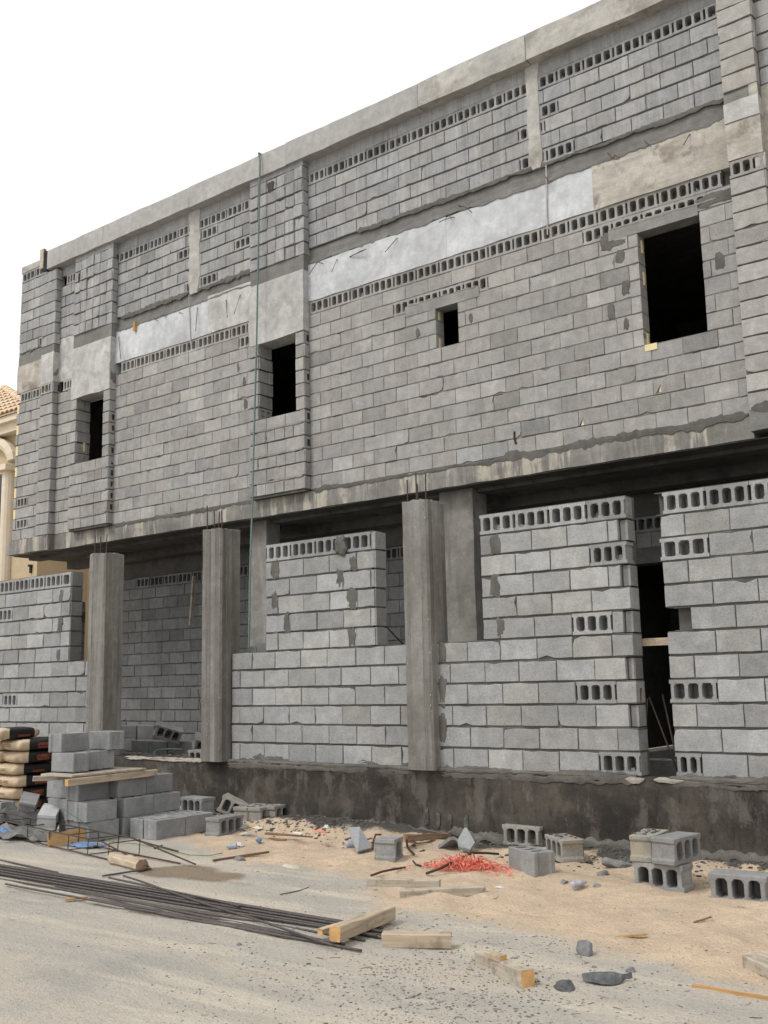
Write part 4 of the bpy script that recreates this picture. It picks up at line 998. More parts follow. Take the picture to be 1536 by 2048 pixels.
# stirrup cage
a0 = at(136, 1700, .015); a1 = at(216, 1719, .015); u = (a1-a0).normalized(); n_ = Vector((-u.y, u.x, 0))
if n_.y < 0: n_ = -n_
cage = empty('rebar_cage', a0); tag(cage, 'rusty square cage of thin steel bars and stirrups lying left of the log', 'rebar cage')
def cp(s, w, h): return u*s+n_*(.3*w)+Vector((0, 0, .14*h))
for w, h, e, s0 in ((0, 0, 1.05, -4), (0, 1, 1.55, -4), (1, 0, 1.5, -4), (1, 1, 1.75, -4)):
    mb = MB(); dz = -.12 if h and e > 1.4 else 0
    pts = [cp(s0, w, h), cp(-1.5, w, h), cp(.7, w, h), cp(e, w, h)+Vector((0, .03*w, dz))]
    mb.tube(pts, .007, 'rebar', 6); mb.build('long_bar', cage)
for i, s in enumerate((-2.9, -2.3, -1.6, -.95, -.42, .0, .41, .83)):
    s = s if s < .5 else .82
    mb = MB(); q = [cp(s, 0, 0), cp(s+.01, 0, 1), cp(s+.02, 1, 1), cp(s, 1, 0), cp(s-.005, 0, 0)]
    for p1, p2 in zip(q, q[1:]): mb.tube([p1, p2], .005, 'rebar', 5)
    mb.build('stirrup', cage)
mb = MB(); e1 = at(268, 1679, .12)-a0; e2 = at(357, 1703, .02)-a0; mb.tube([e1, e2], .008, 'rebar', 6); mb.tube([at(308, 1698, .03)-a0, at(325, 1690, .06)-a0], .007, 'rebar', 5); mb.build('long_bar', cage)

# ------------------------------------------------------------------ timber on the ground
TG = 'timber offcuts on the ground'
plank('timber_offcut', G(226, 1727)+Vector((0, 0, .045)), G(284, 1743)+Vector((0, 0, .045)), .11, .1, 'timber', 'short rounded pale timber offcut beside the bar cage', group=TG, endm='bark', chip=.012, cham=.3)
z = Vector((0, 0, .035))
plank('timber_offcut', at(736, 1766, .03), at(880, 1770, .03), .06, .075, 'timber_grey', 'weathered straight timber on the sand, the upper of two lying together', group=TG)
plank('timber_offcut', at(800, 1788, .012), at(970, 1780, .02), .07, .06, 'timber_grey', 'sunken grey timber on the sand, lower of two lying together', group=TG)
plank('timber_offcut', at(670, 1868, .075), at(780, 1826, .06), .075, .085, 'timber', 'pale square timber resting slantwise on the ends of the steel bars', group=TG, endm='timber_end', chip=.006)
plank('timber_lath', at(640, 1863, .05), at(698, 1845, .06), .045, .03, 'timber', 'thin pale lath beside the slanting timber on the steel bars', group=TG, endm='timber_end')
plank('timber_offcut', at(766, 1879, .04), at(902, 1880, .04), .09, .08, 'timber', 'thick plain timber block at the end of the steel bars', group=TG, chip=.005)
plank('timber_offcut', at(962, 1917, .03), at(1056, 1958, .04), .075, .085, 'timber_grey', 'stained timber with a fresh orange cut end, in the road foreground', group=TG, endm='timber_end')
plank('timber_chip', at(976, 1907, .09), at(1006, 1917, .09), .05, .03, 'timber', 'small orange-edged wood chip on top of the stained timber', group=TG, endm='timber_end')
mb = MB(); a = at(945, 1918, .008); b_ = at(1042, 1967, .008); d = (b_-a).normalized(); s_ = Vector((-d.y, d.x, 0))
mb.add([a, a.lerp(b_, .5)-s_*.015, b_, b_+s_*.1, a.lerp(b_, .4)+s_*.11, a+s_*.04]+[p_+Vector((0, 0, .012)) for p_ in (a, a.lerp(b_, .5)-s_*.015, b_, b_+s_*.1, a.lerp(b_, .4)+s_*.11, a+s_*.04)], [tuple(range(5, -1, -1)), tuple(range(6, 12))]+[(i, (i+1) % 6, 6+(i+1) % 6, 6+i) for i in range(6)], 'timber_grey', .8)
tag(mb.build('wood_sliver'), 'thin splintered sheet of wood lying under the stained timber', 'timber', TG)
plank('timber_offcut', at(1502, 1920, .03), at(1575, 1955, .03), .1, .06, 'timber_grey', 'mouldy grey timber cut off by the right edge of the picture', group=TG)
plank('timber_offcut', at(1522, 1912, .075), at(1580, 1934, .075), .05, .03, 'timber_grey', 'narrow grey strip lying on the mouldy timber at the right edge', group=TG)
plank('wooden_lath', at(1386, 1971, .01), at(1600, 2008, .01), .022, .016, 'lath', 'long thin orange lath near the bottom right corner', group=TG)
plank('wooden_lath', at(426, 1721, .02), at(537, 1704, .02), .022, .018, 'stick', 'dark reddish brown stick on the sand', group=TG, chip=.002)
plank('wooden_lath', at(130, 1799, .012), at(176, 1794, .012), .03, .012, 'lath', 'small orange splinter lying in front of the steel bars', group=TG)
p, q = at(96, 1682, .06), at(184, 1667, .075)
plank('plywood_piece', p, q, .015, .13, 'ply', 'orange plywood piece standing on edge inside the bar cage', 'plywood', roll=-14)
plank('wooden_lath', at(1385+2, 1845, .01), at(1422, 1834, .01), .012, .008, 'stick', 'short brown twig lying on the sand on the right', 'twig', TG)
plank('wooden_lath', at(1232, 1874, .008), at(1292, 1868, .012), .03, .008, 'lath', 'flat orange wood splinter on the sand left of the twig', 'splinter', TG)
plank('driftwood', G(810, 1684)+Vector((0, 0, .03)), G(900, 1677)+Vector((0, 0, .03)), .07, .07, 'bark', 'rough brown piece of driftwood against the dark debris', 'driftwood', chip=.02, taper=.6)
plank('wooden_lath', G(532, 1670)+Vector((0, 0, .015)), G(625, 1677)+Vector((0, 0, .015)), .035, .022, 'stick', 'dark brown stick lying in the sand below the sandy blocks', group=TG, chip=.006, taper=.5)
plank('wooden_lath', G(538, 1679)+Vector((0, 0, .01)), G(572, 1682)+Vector((0, 0, .01)), .02, .015, 'stick', 'short dark stick just below the longer dark stick', group=TG, chip=.004)

# ------------------------------------------------------------------ rubble and litter
def rock(name, p, sx, sy, sz, mat, label, cat, group=None, seed=0, yaw=0., tilt=0., lift=.25):
    rr = random.Random(seed+hash(label) % 97 if False else seed); bm = bmesh.new(); bmesh.ops.create_icosphere(bm, subdivisions=3, radius=1)
    pl = [(Vector((rr.gauss(0, 1), rr.gauss(0, 1), rr.gauss(0, 1))).normalized(), rr.uniform(.45, .85)) for _ in range(9)]
    for v_ in bm.verts:
        for nn, dd in pl:
            e_ = v_.co.dot(nn)-dd
            if e_ > 0: v_.co -= nn*e_
        v_.co = Vector((v_.co.x*sx, v_.co.y*sy, v_.co.z*sz))*(1+.16*noise.noise(v_.co*2.3+Vector((seed*3.1, 0, 0)))+.08*noise.noise(v_.co*6+Vector((seed*3.1, 0, 0))))
    me = bpy.data.meshes.new(name); bm.to_mesh(me); bm.free(); me.materials.append(M[mat])
    o = bpy.data.objects.new(name, me); col.objects.link(o); o.location = p+Vector((0, 0, sz*lift)); o.rotation_euler = (rad(tilt), rad(tilt*.6), rad(yaw)); return tag(o, label, cat, group)
SR = 'lumps of rubble on the ground'
rock('stone', at(1170, 1908), .05, .045, .06, 'rock', 'pointed grey stone on the sand, the upright one', 'stone', SR, 3, lift=.4)
rock('stone', at(1261, 1944), .026, .024, .024, 'rock', 'small round grey stone above the dark metal strip', 'stone', SR, 4)
rock('stone', at(1130, 1978), .075, .05, .04, 'charred', 'flat dark blue-grey lump of rubble in the foreground', 'rubble', SR, 5, yaw=-20)
rock('stone', at(1130+30, 2015), .03, .02, .01, 'rock', 'flat small grey chip near the bottom of the picture', 'rubble', SR, 6)
rock('stone', at(1235, 1733), .13, .06, .06, 'rock', 'wedge-shaped grey block fragment beside the block pile', 'rubble', SR, 8, yaw=30, tilt=12)
rock('stone', at(1205, 1748), .05, .04, .03, 'rock', 'small grey lump left of the wedge-shaped fragment', 'rubble', SR, 9)
rock('stone', at(1128, 1768), .04, .035, .03, 'rock', 'grey pebble left of the white crumpled can', 'stone', SR, 11)
rock('stone', at(1195, 1774), .045, .035, .02, 'rock', 'grey crumb of rubble right of the white crumpled can', 'rubble', SR, 12)
rock('stone', G(1100, 1722), .09, .06, .06, 'rock', 'grey lump tucked between two angled blocks', 'rubble', SR, 15)
rock('stone', at(478, 1722), .075, .04, .035, 'rock', 'dirty grey lump below the brown stick', 'rubble', SR, 13)
rock('stone', at(580, 1737), .12, .06, .035, 'plaster', 'crumpled cream plaster lump on the sand', 'plaster lump', None, 14, lift=.3)
def shard(pts, z0, label, mat, cat, th=.025, group=None, name='concrete_shard'):
    mb = MB(); n = len(pts); c = sum((Vector(p_) for p_ in pts), Vector())/n
    d = (Vector(pts[1])-Vector(pts[0])).cross(Vector(pts[2])-Vector(pts[0])).normalized()*th
    vs = [Vector(p_) for p_ in pts]+[Vector(p_)-d for p_ in pts]
    mb.add([v_-c for v_ in vs], [tuple(range(n)), tuple(range(2*n-1, n-1, -1))]+[(i, n+i, n+(i+1) % n, (i+1) % n) for i in range(n)], mat)
    return tag(mb.build(name, loc=c), label, cat, group)
Y0 = 8.0
s = lambda px, py, y: tuple(atY(px, py, y))
shard([s(918, 1693, 7.95), s(940, 1699, 7.98), s(950, 1684, 8.08), s(934, 1656, 8.2), s(929, 1655, 8.2), s(915, 1680, 8.05)], 0, 'pointed slab of grey concrete standing up against the debris', 'sheet', 'rubble', .03, SR)
shard([tuple(G(877, 1697)), tuple(G(918, 1694)), s(921, 1688, 8.05), s(909, 1679, 8.12), s(900, 1681, 8.1)], 0, 'low triangular grey shard leaning left of the standing one', 'rock', 'rubble', .03, SR)
q = [G(716, 1709), G(745, 1702), G(720, 1671), G(697, 1672)]; shard([tuple(p_+Vector((0, 0, .03+.05*(i > 1)))) for i, p_ in enumerate(q)], 0, 'dirty cement-coated board lying on the sand left of the half block', 'sheet', 'board', .02, None, 'cement_board')
q = [at(438, 1627, .1), at(470, 1608, .2), at(495, 1597, .27), at(497, 1601, .24), at(470, 1628, .12), at(445, 1631, .1)]
hblock((at(436, 1630, .1).x, at(436, 1630, .1).y), 30, 1, .06, 'side', 'slanting broken block slab behind the dusty blocks', SL, 'loose_dusty', tilt=(-24, 0))
def crumple(name, p, sx, sy, sz, mat, label, cat, seed, rough=.5, yaw=0.):
    mb = MB(); n = 11; ph = seed*3.7; vs = []
    for j in range(n):
        for i in range(n):
            a, b2 = i/(n-1)*2-1, j/(n-1)*2-1; e_ = 1+.3*noise.noise(Vector((a*2+ph, b2*2, 0)))
            vs.append((a*sx*e_, b2*sy*e_, sz*(max(0, 1-a*a)*max(0, 1-b2*b2)*.6+rough*abs(noise.noise(Vector((a*2.6+ph, b2*2.6, 5))))+.02)))
    mb.add(vs, [(j*n+i, j*n+i+1, (j+1)*n+i+1, (j+1)*n+i) for j in range(n-1) for i in range(n-1)], mat)
    o = mb.build(name, loc=p); o.rotation_euler = (0, 0, rad(yaw)); md = o.modifiers.new('t', 'SOLIDIFY'); md.thickness = .004
    return tag(o, label, cat)
crumple('plastic_tarp', at(22, 1650, .0), .5, .25, .2, 'tarp', 'crumpled dark grey tarpaulin at the left edge in front of the blocks', 'tarpaulin', 1, 1.2, 20)
crumple('cement_paper', at(30, 1677), .5, .16, .14, 'tarp_l', 'crumpled pale cement-stained sheet lying at the left edge', 'sheet', 2, 1.2, 10)
crumple('plastic_bag', at(172, 1691), .22, .12, .04, 'blue', 'flat blue plastic bag under the bar cage', 'plastic bag', 3, .6, -10)
crumple('plastic_bag', at(5, 1665, .1), .07, .05, .08, 'blue', 'scrap of bright blue plastic at the left edge', 'plastic scrap', 13)
crumple('paper_scrap', G(490, 1657), .05, .035, .05, 'tarp_l', 'crumpled grey and white wrapper at the foot of the blocks', 'litter', 4)
crumple('paper_scrap', G(492, 1669), .055, .03, .03, 'pwhite', 'white folded paper scrap with a yellow corner', 'litter', 5, .6, 30)
crumple('paper_scrap', G(515, 1657), .05, .02, .03, 'pwhite', 'narrow white paper strip beside the grey wrapper', 'litter', 6)
crumple('paper_scrap', G(596, 1667), .06, .03, .02, 'pwhite', 'flat white paper scrap above the dark stick', 'litter', 7)
crumple('paper_scrap', G(640, 1664), .06, .03, .02, 'pink', 'scrap of pink plastic near the dark debris', 'litter', 8, .4)
crumple('paper_scrap', G(653, 1656), .03, .02, .04, 'pwhite', 'small upright white paper beside the pink scrap', 'litter', 9)
crumple('paper_scrap', G(480, 1693), .045, .03, .06, 'pwhite', 'torn white wrapper beside the plastic bottle', 'litter', 10)
crumple('paper_scrap', at(1000, 1775), .03, .02, .015, 'pwhite', 'tiny white paper scrap on the open sand', 'litter', 12)
def bottle(p, q, r, mat, label, cat, name='plastic_bottle'):
    p, q = Vector(p), Vector(q); mb = MB(); d = q-p
    prof = [(0, .6), (.03, .95), (.1, 1), (.3, .96), (.33, 1), (.6, .94), (.63, 1), (.74, .95), (.84, .5), (.9, .38), (1, .38)]
    a = d.normalized().cross(Vector((0, 0, 1))).normalized(); b2 = d.normalized().cross(a); n = 12
    vs = [p+d*t_-p+(a*math.cos(2*math.pi*i/n)+b2*math.sin(2*math.pi*i/n))*r*k_ for t_, k_ in prof for i in range(n)]
    m_ = len(prof); mb.add(vs, [(j*n+i, j*n+(i+1) % n, (j+1)*n+(i+1) % n, (j+1)*n+i) for j in range(m_-1) for i in range(n)]+[tuple(range(n))[::-1], tuple(range((m_-1)*n, m_*n))], mat)
    return tag(mb.build(name, smooth=True, loc=p), label, cat)
bottle(G(474, 1697)+Vector((0, 0, .025)), G(453, 1700)+Vector((0, 0, .025)), .028, 'bottle', 'crushed clear plastic bottle lying beside the torn wrapper', 'bottle')
bottle(at(1145, 1770, .025), at(1172, 1765, .025), .025, 'can', 'white crumpled can lying on the sand left of the block pile', 'can', 'drink_can')
bottle(G(692, 1697)+Vector((0, 0, .03)), G(728, 1692)+Vector((0, 0, .03)), .035, 'bottle', 'pale clear plastic bottle lying left of the cement board', 'bottle')
rock('plastic_ball', G(518, 1686), .035, .035, .035, 'blue', 'small greyish blue plastic cap on the sand', 'plastic cap', None, 21, lift=.7)
# dark torn metal strip
mb = MB(); a = at(1165, 1962, .008); b_ = at(1265, 1958, .008); n = 14; d = (b_-a).normalized(); s_ = Vector((-d.y, d.x, 0)); vs = []
for i in range(n+1):
    t_ = i/n; w = (.02+.085*math.sin(math.pi*min(1, t_*1.25)))*(1 if t_ < .72 else .5); c_ = a.lerp(b_, t_)-s_*.05*math.sin(math.pi*t_)
    vs += [c_-s_*w*.5+Vector((0, 0, .004+R.uniform(0, .006))), c_+Vector((0, 0, .012+R.uniform(0, .01))), c_+s_*w*.5+Vector((0, 0, .03+R.uniform(0, .012)))]
mb.add(vs, [(i*3+q_, i*3+3+q_, i*3+4+q_, i*3+1+q_) for i in range(n) for q_ in range(2)], 'charred')
o = mb.build('metal_strip'); md = o.modifiers.new('t', 'SOLIDIFY'); md.thickness = .004; tag(o, 'dark torn curved strip of sheet metal on the road', 'metal strip')
# bent wires
def wire(pts, r, mat, name, label, cat, group=None):
    mb = MB(); P_ = [Vector(p_) for p_ in pts]; mb.tube(P_, r, mat, 6); return tag(mb.build(name, smooth=True), label, cat, group)
WG = 'bent rods on the sand'
wire([at(742, 1751, .02), at(765, 1743, .03), at(790, 1738, .03), at(810, 1735, .02)], .009, 'rust', 'bent_rod', 'short curved rusty rod above the two timbers', 'rod', WG)
wire([at(852, 1747, .01), at(880, 1737, .05), at(930, 1712, .06), at(945, 1706, .06), at(970, 1706, .05), at(997, 1708, .02)], .011, 'rebar', 'bent_rod', 'dark bent rod running through the coral plastic straps', 'rod', WG)
wire([G(745, 1705)+Vector((0, 0, .03)), G(748, 1694)+Vector((0, 0, .07)), G(752, 1689)+Vector((0, 0, .09)), G(762, 1687)+Vector((0, 0, .08))], .01, 'rust', 'bent_rod', 'rusty twisted rod sticking up left of the half block', 'rod', WG)
wire([G(813, 1690)+Vector((0, 0, .05)), G(815, 1702)+Vector((0, 0, .03)), G(828, 1713)+Vector((0, 0, .02))], .01, 'rebar', 'bent_rod', 'curled dark rod right of the half block', 'rod', WG)
wire([at(826, 1722, .02), at(832, 1729, .02), at(843, 1732, .01)], .008, 'rebar', 'bent_rod', 'tiny bent dark rod between half block and coral straps', 'rod', WG)
wire([at(560, 1789, .005), at(600, 1781, .008), at(617, 1775, .006)], .004, 'rust', 'bent_rod', 'thin dark twig-like wire on the road behind the steel bars', 'rod', WG)
atX = lambda px, py, X: ray(px, py)*(X/ray(px, py).x)+Vector((0, 0, CAMZ))
wire([atX(126, 1618, -8.915), atX(160, 1640, -8.90), atX(186, 1660, -8.88), at(205, 1676, .03), at(235, 1686, .03), at(270, 1687, .02), at(330, 1698, .015), at(380, 1710, .012), at(420, 1711, .012), at(445, 1706, .012)], .0035, 'green', 'green_cord', 'thin green cord trailing from the block stack over the sand', 'cord')
# rods standing in the gap and the one leaning by the right pillar
RS = 'rods in the narrow gap of the wall'
for a, b_, l in (((1274, 1548, .67, 8.62), (1282, 1376, 0, 8.66), 'reddish upright rod against the left side of the gap'), ((1286, 1548, .67, 8.8), (1295, 1397, 0, 8.8), 'second upright rod from the left in the gap'), ((1342, 1508, 0, 8.8), (1298, 1394, 0, 8.84), 'rod leaning diagonally across the gap'), ((1338, 1448, 0, 8.9), (1325, 1389, 0, 8.95), 'short rod leaning behind the right side of the gap')):
    A1, B1 = atY(a[0], a[1], a[3]), atY(b_[0], b_[1], b_[3])
    if l.startswith(('rod', 'short')): A1 = A1+(A1-B1).normalized()*((A1.z-.6)/max(.1, (B1-A1).normalized().z))
    wire([A1, B1], .0075, 'rust' if 'reddish' in l else 'rebar', 'steel_rod', l, 'rod', RS)
wire([atY(752, 1232, 8.95), atY(806, 1288, 8.95)], .009, 'rebar', 'steel_rod', 'thin dark rod slanting in the opening left of the right pillar', 'rod')
A1, B1 = atY(396, 1380, 9.6), atY(404, 1440, 9.4); wire([A1, B1, B1+(B1-A1)*.9], .01, 'rebar', 'steel_rod', 'dark rod leaning in the yard beside the middle pillar', 'rod')
plank('timber_batten', atY(381, 1250, 12.5), atY(388, 1152, 12.5), .06, .04, 'timber_grey', 'upright grey batten fixed to the shaded yard wall', 'timber')
# hanging rope
pts = [(517, 306, 10.83), (520, 320, 10.83), (517, 480, 10.81), (513, 690, 10.77), (508, 870, 10.75), (505, 1000, 10.6), (500, 1140, 10.3), (498, 1287, 9.9)]
P_ = [atY(a, b_, y) for a, b_, y in pts]; P_.insert(0, Vector((P_[0].x, 11.1, 9.8))); P_.append(Vector((P_[-1].x, P_[-1].y+.02, .62)))
q = []
for i in range(len(P_)-1):
    for k_ in range(6): q.append(P_[i].lerp(P_[i+1], k_/6))
wire(q+[P_[-1]], .0135, 'rope', 'hanging_rope', 'long teal rope hanging from the parapet down past the middle pilaster', 'rope')
# the yard's ledge beside the middle pillar where the rope ends
mb = MB(); 
for i in range(3): mb.box(-8.9+i*.17, -8.74+i*.17, D+.26, D+.44, .6, 1.95+(.03, .06, .0)[i], 'block_in', 1, .015)
tag(mb.build('block_pier'), 'rough low block pier behind the sill where the rope ends', 'pier')
# coral straps
mb = MB(); c0 = at(925, 1738)
for i in range(230):
    a = R.uniform(0, 2*math.pi); rr_ = min(.85, abs(R.gauss(0, .42))); x = c0.x+math.cos(a)*rr_*.52+math.sin(a)*rr_*.12; y = c0.y+math.sin(a)*rr_*.28+.02
    p_ = Vector((x, y, gh(x, y)+.005)); d = Vector((R.gauss(0, 1), R.gauss(0, 1), 0)).normalized(); pts = []
    hh_ = R.uniform(.01, .1)*max(.1, 1-rr_*.8); l_ = R.uniform(.06, .24)
    for k_ in range(7):
        t_ = k_/6; d = (d+Vector((R.gauss(0, .55), R.gauss(0, .55), 0))).normalized(); p_ = p_+d*l_/6
        pts.append(Vector((p_.x, p_.y, gh(p_.x, p_.y)+.006+hh_*math.sin(math.pi*t_)+R.uniform(0, .012))))
    w_ = R.uniform(.003, .007); vs = []
    for k_ in range(7):
        s_ = Vector((R.gauss(0, 1), R.gauss(0, 1), R.gauss(0, .8))).normalized()*w_; vs += [pts[k_]-s_, pts[k_]+s_]
    mb.add(vs, [(2*k_, 2*k_+2, 2*k_+3, 2*k_+1) for k_ in range(6)], 'pink')
o = mb.build('plastic_straps'); md = o.modifiers.new('t', 'SOLIDIFY'); md.thickness = .0015; tag(o, 'tangled heap of coral red plastic straps on the sand', 'plastic straps')
# ------------------------------------------------------------------ gravel, twigs, debris
def stone(mb, p, r, mat, tone):
    vs = []; k1 = R.uniform(.55, 1.); a0 = R.uniform(0, 6.28); h1 = R.uniform(.28, .5)
    for ring, (rr_, zz) in enumerate(((1., -.12), (.92, h1*.55), (.5, h1))):
        for i in range(6):
            a_ = i*math.pi/3+a0*.3+ring*.25; q = rr_*R.uniform(.72, 1.12); x, y = math.cos(a_)*q, math.sin(a_)*q*k1
            vs.append(p+Vector((x*math.cos(a0)-y*math.sin(a0), x*math.sin(a0)+y*math.cos(a0), zz*R.uniform(.75, 1.2)))*r)
    mb.add(vs, [(q*6+i, q*6+(i+1) % 6, q*6+6+(i+1) % 6, q*6+6+i) for q in (0, 1) for i in range(6)]+[tuple(range(12, 18))], mat, tone)
mb = MB(); n = 0
while n < 3600:
    px = R.uniform(-60, 1600); py = R.uniform(1700, 2080)
    p_ = at(px, py)
    dens = noise.noise(Vector((p_.x*1.4, p_.y*2.2, 1)))*.55+.6*noise.noise(Vector((p_.x*5, p_.y*6, 4)))+.04+1.1*math.exp(-(((px-900)/260)**2+((py-1965)/90)**2))-.35*sandmask(p_.x, p_.y)-(.3 if px < 300 else 0)
    if R.random() > dens: continue
    r_ = R.choice((.0025, .003, .004, .005, .006, .009))*R.uniform(.7, 1.25)
    if R.random() < .02: r_ *= 1.8
    p_.z = gh(p_.x, p_.y); stone(mb, p_, r_, 'gravel' if R.random() < .6 else ('rock' if R.random() < .7 else 'mortar_l'), 1); n += 1
tag(mb.build('gravel'), 'dark grit and small stones scattered over the sand and road', 'gravel', kind='stuff')
mb = MB()
for i in range(120):
    px = R.uniform(380, 1560); py = R.uniform(1690, 2040); p_ = at(px, py); a = R.uniform(0, 3.14); l_ = R.uniform(.015, .07); d = Vector((math.cos(a), math.sin(a), 0))*l_
    m_ = p_+d*.5+Vector((0, 0, .004)); q_ = p_+d+Vector((R.uniform(-.01, .01), R.uniform(-.01, .01), 0))
    for v_ in (p_, m_, q_): v_.z = gh(v_.x, v_.y)+.003
    mb.tube([p_, m_, q_], R.uniform(.0009, .002), R.choice(('straw', 'stick', 'stick', 'rebar')), 4)
tag(mb.build('twigs'), 'fine twigs and straw strewn over the sand', 'twigs', kind='stuff')
mb = MB(); n = 0
while n < 2200:
    x = R.uniform(-9.2, -1.5); y = 8.56-abs(R.gauss(0, .3)); 
    if x > -3.9 and R.random() < .5: continue
    if noise.noise(Vector((x*1.2, y*2, 7))) < -.15: continue
    r_ = R.choice((.006, .008, .01, .014, .02))*R.uniform(.6, 1.3)
    if R.random() < .03: r_ *= 1.8
    if y > 8.5: y = 8.5
    stone(mb, Vector((x, y, gh(x, y)+r_*.1)), r_, R.choice(('soil', 'soil', 'soil', 'soil', 'smear', 'yard', 'smear')), 1); n += 1
for o in [o for o in col.objects if o.type == 'MESH' and o.data.materials and o.data.materials[0] == M['loose_dusty'] and o.parent is None]:
    for i in range(26):
        q_ = o.matrix_world @ Vector((R.uniform(-.17, .17), 0, 0)); q_ += (o.matrix_world.to_3x3() @ Vector((0, 0, 1)))*R.uniform(-.08, .08)
        if abs((o.matrix_world.to_3x3() @ Vector((0, 1, 0))).z) > .97: stone(mb, Vector((q_.x, q_.y, q_.z+.095)), R.choice((.006, .01, .014, .02)), R.choice(('soil', 'smear', 'yard', 'mortar_l')), 1)
tag(mb.build('rubble_debris'), 'dark crumbled debris and mortar lumps along the foot of the plinth', 'debris', kind='stuff')
mb = MB()
for i in range(420):
    x = R.uniform(-12.6, -9.4) if i < 300 else R.uniform(-4.7, -3.2); y = R.uniform(8.9, 10.6); r_ = R.uniform(.012, .05); stone(mb, Vector((x, y, .58)), r_, R.choice(('rock', 'yard', 'smear', 'mortar_l')), 1)
tag(mb.build('yard_rubble'), 'broken block crumbs strewn over the yard floor', 'debris', kind='stuff')
hose = [atY(310, 1515, 9.3), atY(308, 1505, 9.5), atY(316, 1500, 9.6), atY(340, 1498, 9.7), atY(365, 1499, 9.7)]
wire([Vector((p_.x, p_.y, max(p_.z, .62))) for p_ in hose], .014, 'rope', 'hose', 'dark hose coiled on the yard floor inside the gateway', 'hose')

# ------------------------------------------------------------------ neighbouring house
nh = empty('beige_house', (-26, 17, 0)); tag(nh, 'beige rendered house with clay tile roof and cream trim beyond the left corner', 'house')
HP = lambda mb, name: (lambda o: (setattr(o, 'location', (26, -17, 0)), o)[1])(mb.build(name, nh))
HY = 16.
zc0, zc1 = atY(10, 866, HY-.3).z, atY(10, 832, HY-.45).z
mb = MB(); mb.box(-40, -24, HY, 27, 0, zc0+.05, 'stucco'); HP(mb, 'wall')
mb = MB(); mb.box(-24, -21.2, 17.6, 27, 0, 7, 'stucco', 1); HP(mb, 'side_wing')
mb = MB(); mb.box(-40.2, -23.9, HY-.3, 27.2, zc0, zc0+.25, 'trim'); mb.box(-40.3, -23.8, HY-.45, 27.3, zc0+.25, zc1, 'trim'); HP(mb, 'cornice')
mb = MB(); ye, zr = HY-.5, atY(10, 778, HY+1.6).z
XE, XR = -23.75, atY(8, 778, ye+2.1).x
for i in range(74):
    x = -39+i*.22; tm = 1 if x < XR else max(0, (XE-x)/(XE-XR))
    for k_ in range(9):
        t0, t1 = k_/9, min((k_+1.12)/9, tm)
        if t1 <= t0+.01: break
        ya, yb_ = ye+2.1*t0, ye+2.1*t1; za, zb_ = zc1+(zr-zc1)*t0+.05, zc1+(zr-zc1)*t1+.02; vs = []
        for y, z_, r_ in ((ya, za, .105), (yb_, zb_, .085)):
            for q_ in range(6): vs.append((x+math.cos(math.pi*q_/5)*r_+R.uniform(-.004, .004), y, z_+math.sin(math.pi*q_/5)*r_*.8))
        mb.add(vs, [(q_, q_+1, q_+7, q_+6) for q_ in range(5)], 'tile', 1)
mb.add([(-40, ye, zc1), (XE, ye, zc1), (XR, ye+2.1, zr), (-40, ye+2.1, zr), (XE, ye+4.2, zc1), (-40, ye+4.2, zc1)], [(0, 1, 2, 3), (1, 4, 2), (4, 5, 3, 2)], 'tile', 1)
for i in range(10):
    p1 = Vector((XE, ye, zc1)).lerp(Vector((XR, ye+2.1, zr)), i/10); p2 = Vector((XE, ye, zc1)).lerp(Vector((XR, ye+2.1, zr)), (i+1.1)/10); mb.tube([p1+Vector((0, 0, .06)), p2+Vector((0, 0, .03))], .11, 'tile', 8)
HP(mb, 'roof')
a, b_ = atY(10, 1050, HY).x, atY(25, 1050, HY).x
mb = MB(); z1 = atY(18, 945, HY).z; mb.tube([(( a+b_)/2, HY-.05, 0), ((a+b_)/2, HY-.05, z1)], (b_-a)/2, 'trim', 14); mb.box(a-.1, b_+.1, HY-.35, HY+.05, z1, z1+.16, 'trim'); HP(mb, 'column')
mb = MB(); ar = []
for i in range(13):
    t_ = math.pi*i/12; ar.append(Vector((a-1.0+math.cos(t_)*1.45, HY-.12, z1+.25+math.sin(t_)*.75)))
mb.tube(ar, .17, 'trim', 6); HP(mb, 'arch')
mb = MB(); mb.box(a-1.9, a-.22, HY-.02, HY+.05, z1-2.2, z1, 'glass'); w = HP(mb, 'window')
mb = MB()
for i in range(7):
    x = a-.25-i*.26; mb.tube([(x, HY-.12, z1-2.0), (x+.05, HY-.2, z1-1.4), (x, HY-.12, z1-.7), (x, HY-.12, z1)], .014, 'iron', 5)
for z_ in (z1-2., z1-.7): mb.tube([(a-1.9, HY-.12, z_), (a-.15, HY-.12, z_)], .016, 'iron', 5)
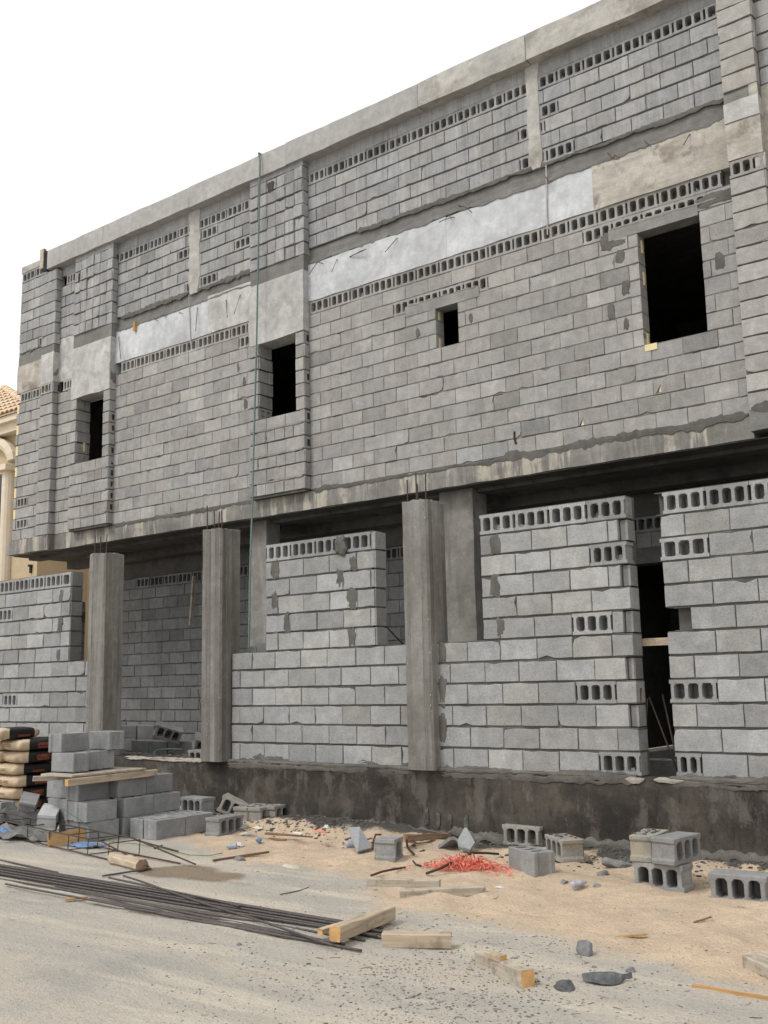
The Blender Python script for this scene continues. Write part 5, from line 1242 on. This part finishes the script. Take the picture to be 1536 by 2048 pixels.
mb.build('grille', w)
p_ = atY(61, 1137, HY-.03); mb = MB(); mb.box(p_.x-.03, p_.x+.03, HY-.05, HY+.01, p_.z-.12, p_.z+.05, 'iron'); mb.tube([(p_.x, HY-.04, p_.z+.05), (p_.x, HY-.04, p_.z+.1)], .07, 'iron', 8); HP(mb, 'wall_hook')
zl = atY(165, 1202, 12.6).z; mb = MB(); wall(mb, Fr(0, 12.62), -26, -17.5, zl-12*H, 12, mat='block_in', hrows=(10,)); o = mb.build('side_wall'); tag(o, 'shaded block wall between the plots, glimpsed left of the first pillar', 'wall')

# ------------------------------------------------------------------ light
w = bpy.data.worlds.new('World'); sc.world = w; w.use_nodes = True; t = w.node_tree; k = N(t)
SUN_EL, SUN_AZ = 52., 205.       # azimuth: where the sun stands, degrees clockwise from +Y
sky = k.n('ShaderNodeTexSky', sky_type='NISHITA'); sky.sun_disc = False; sky.sun_elevation = rad(SUN_EL); sky.sun_rotation = rad(SUN_AZ); sky.dust_density = 6.; sky.air_density = 1.; sky.ozone_density = 1.
bw_ = k.n('ShaderNodeRGBToBW', ins={0: sky.outputs[0]})
c = k.mix(.9, sky.outputs[0], bw_.outputs[0]); c = k.mix(.72, c, (9.45, 9.36, 9.2))     # thin white overcast over the clear sky
bg = t.nodes['Background']; t.links.new(c, bg.inputs[0]); bg.inputs[1].default_value = .14
sl = bpy.data.lights.new('sun', 'SUN'); sl.energy = 1.45; sl.angle = rad(13); sl.color = (1., .965, .92)
so = bpy.data.objects.new('sun', sl); col.objects.link(so)
d = Vector((math.sin(rad(SUN_AZ))*math.cos(rad(SUN_EL)), math.cos(rad(SUN_AZ))*math.cos(rad(SUN_EL)), math.sin(rad(SUN_EL))))
so.rotation_euler = d.to_track_quat('Z', 'Y').to_euler(); so.location = (-10, -10, 30)
sc.view_settings.view_transform = 'Standard'; sc.view_settings.look = 'None'; sc.view_settings.exposure = .03; sc.view_settings.gamma = 1
sc.cycles.max_bounces = 6; sc.cycles.diffuse_bounces = 4
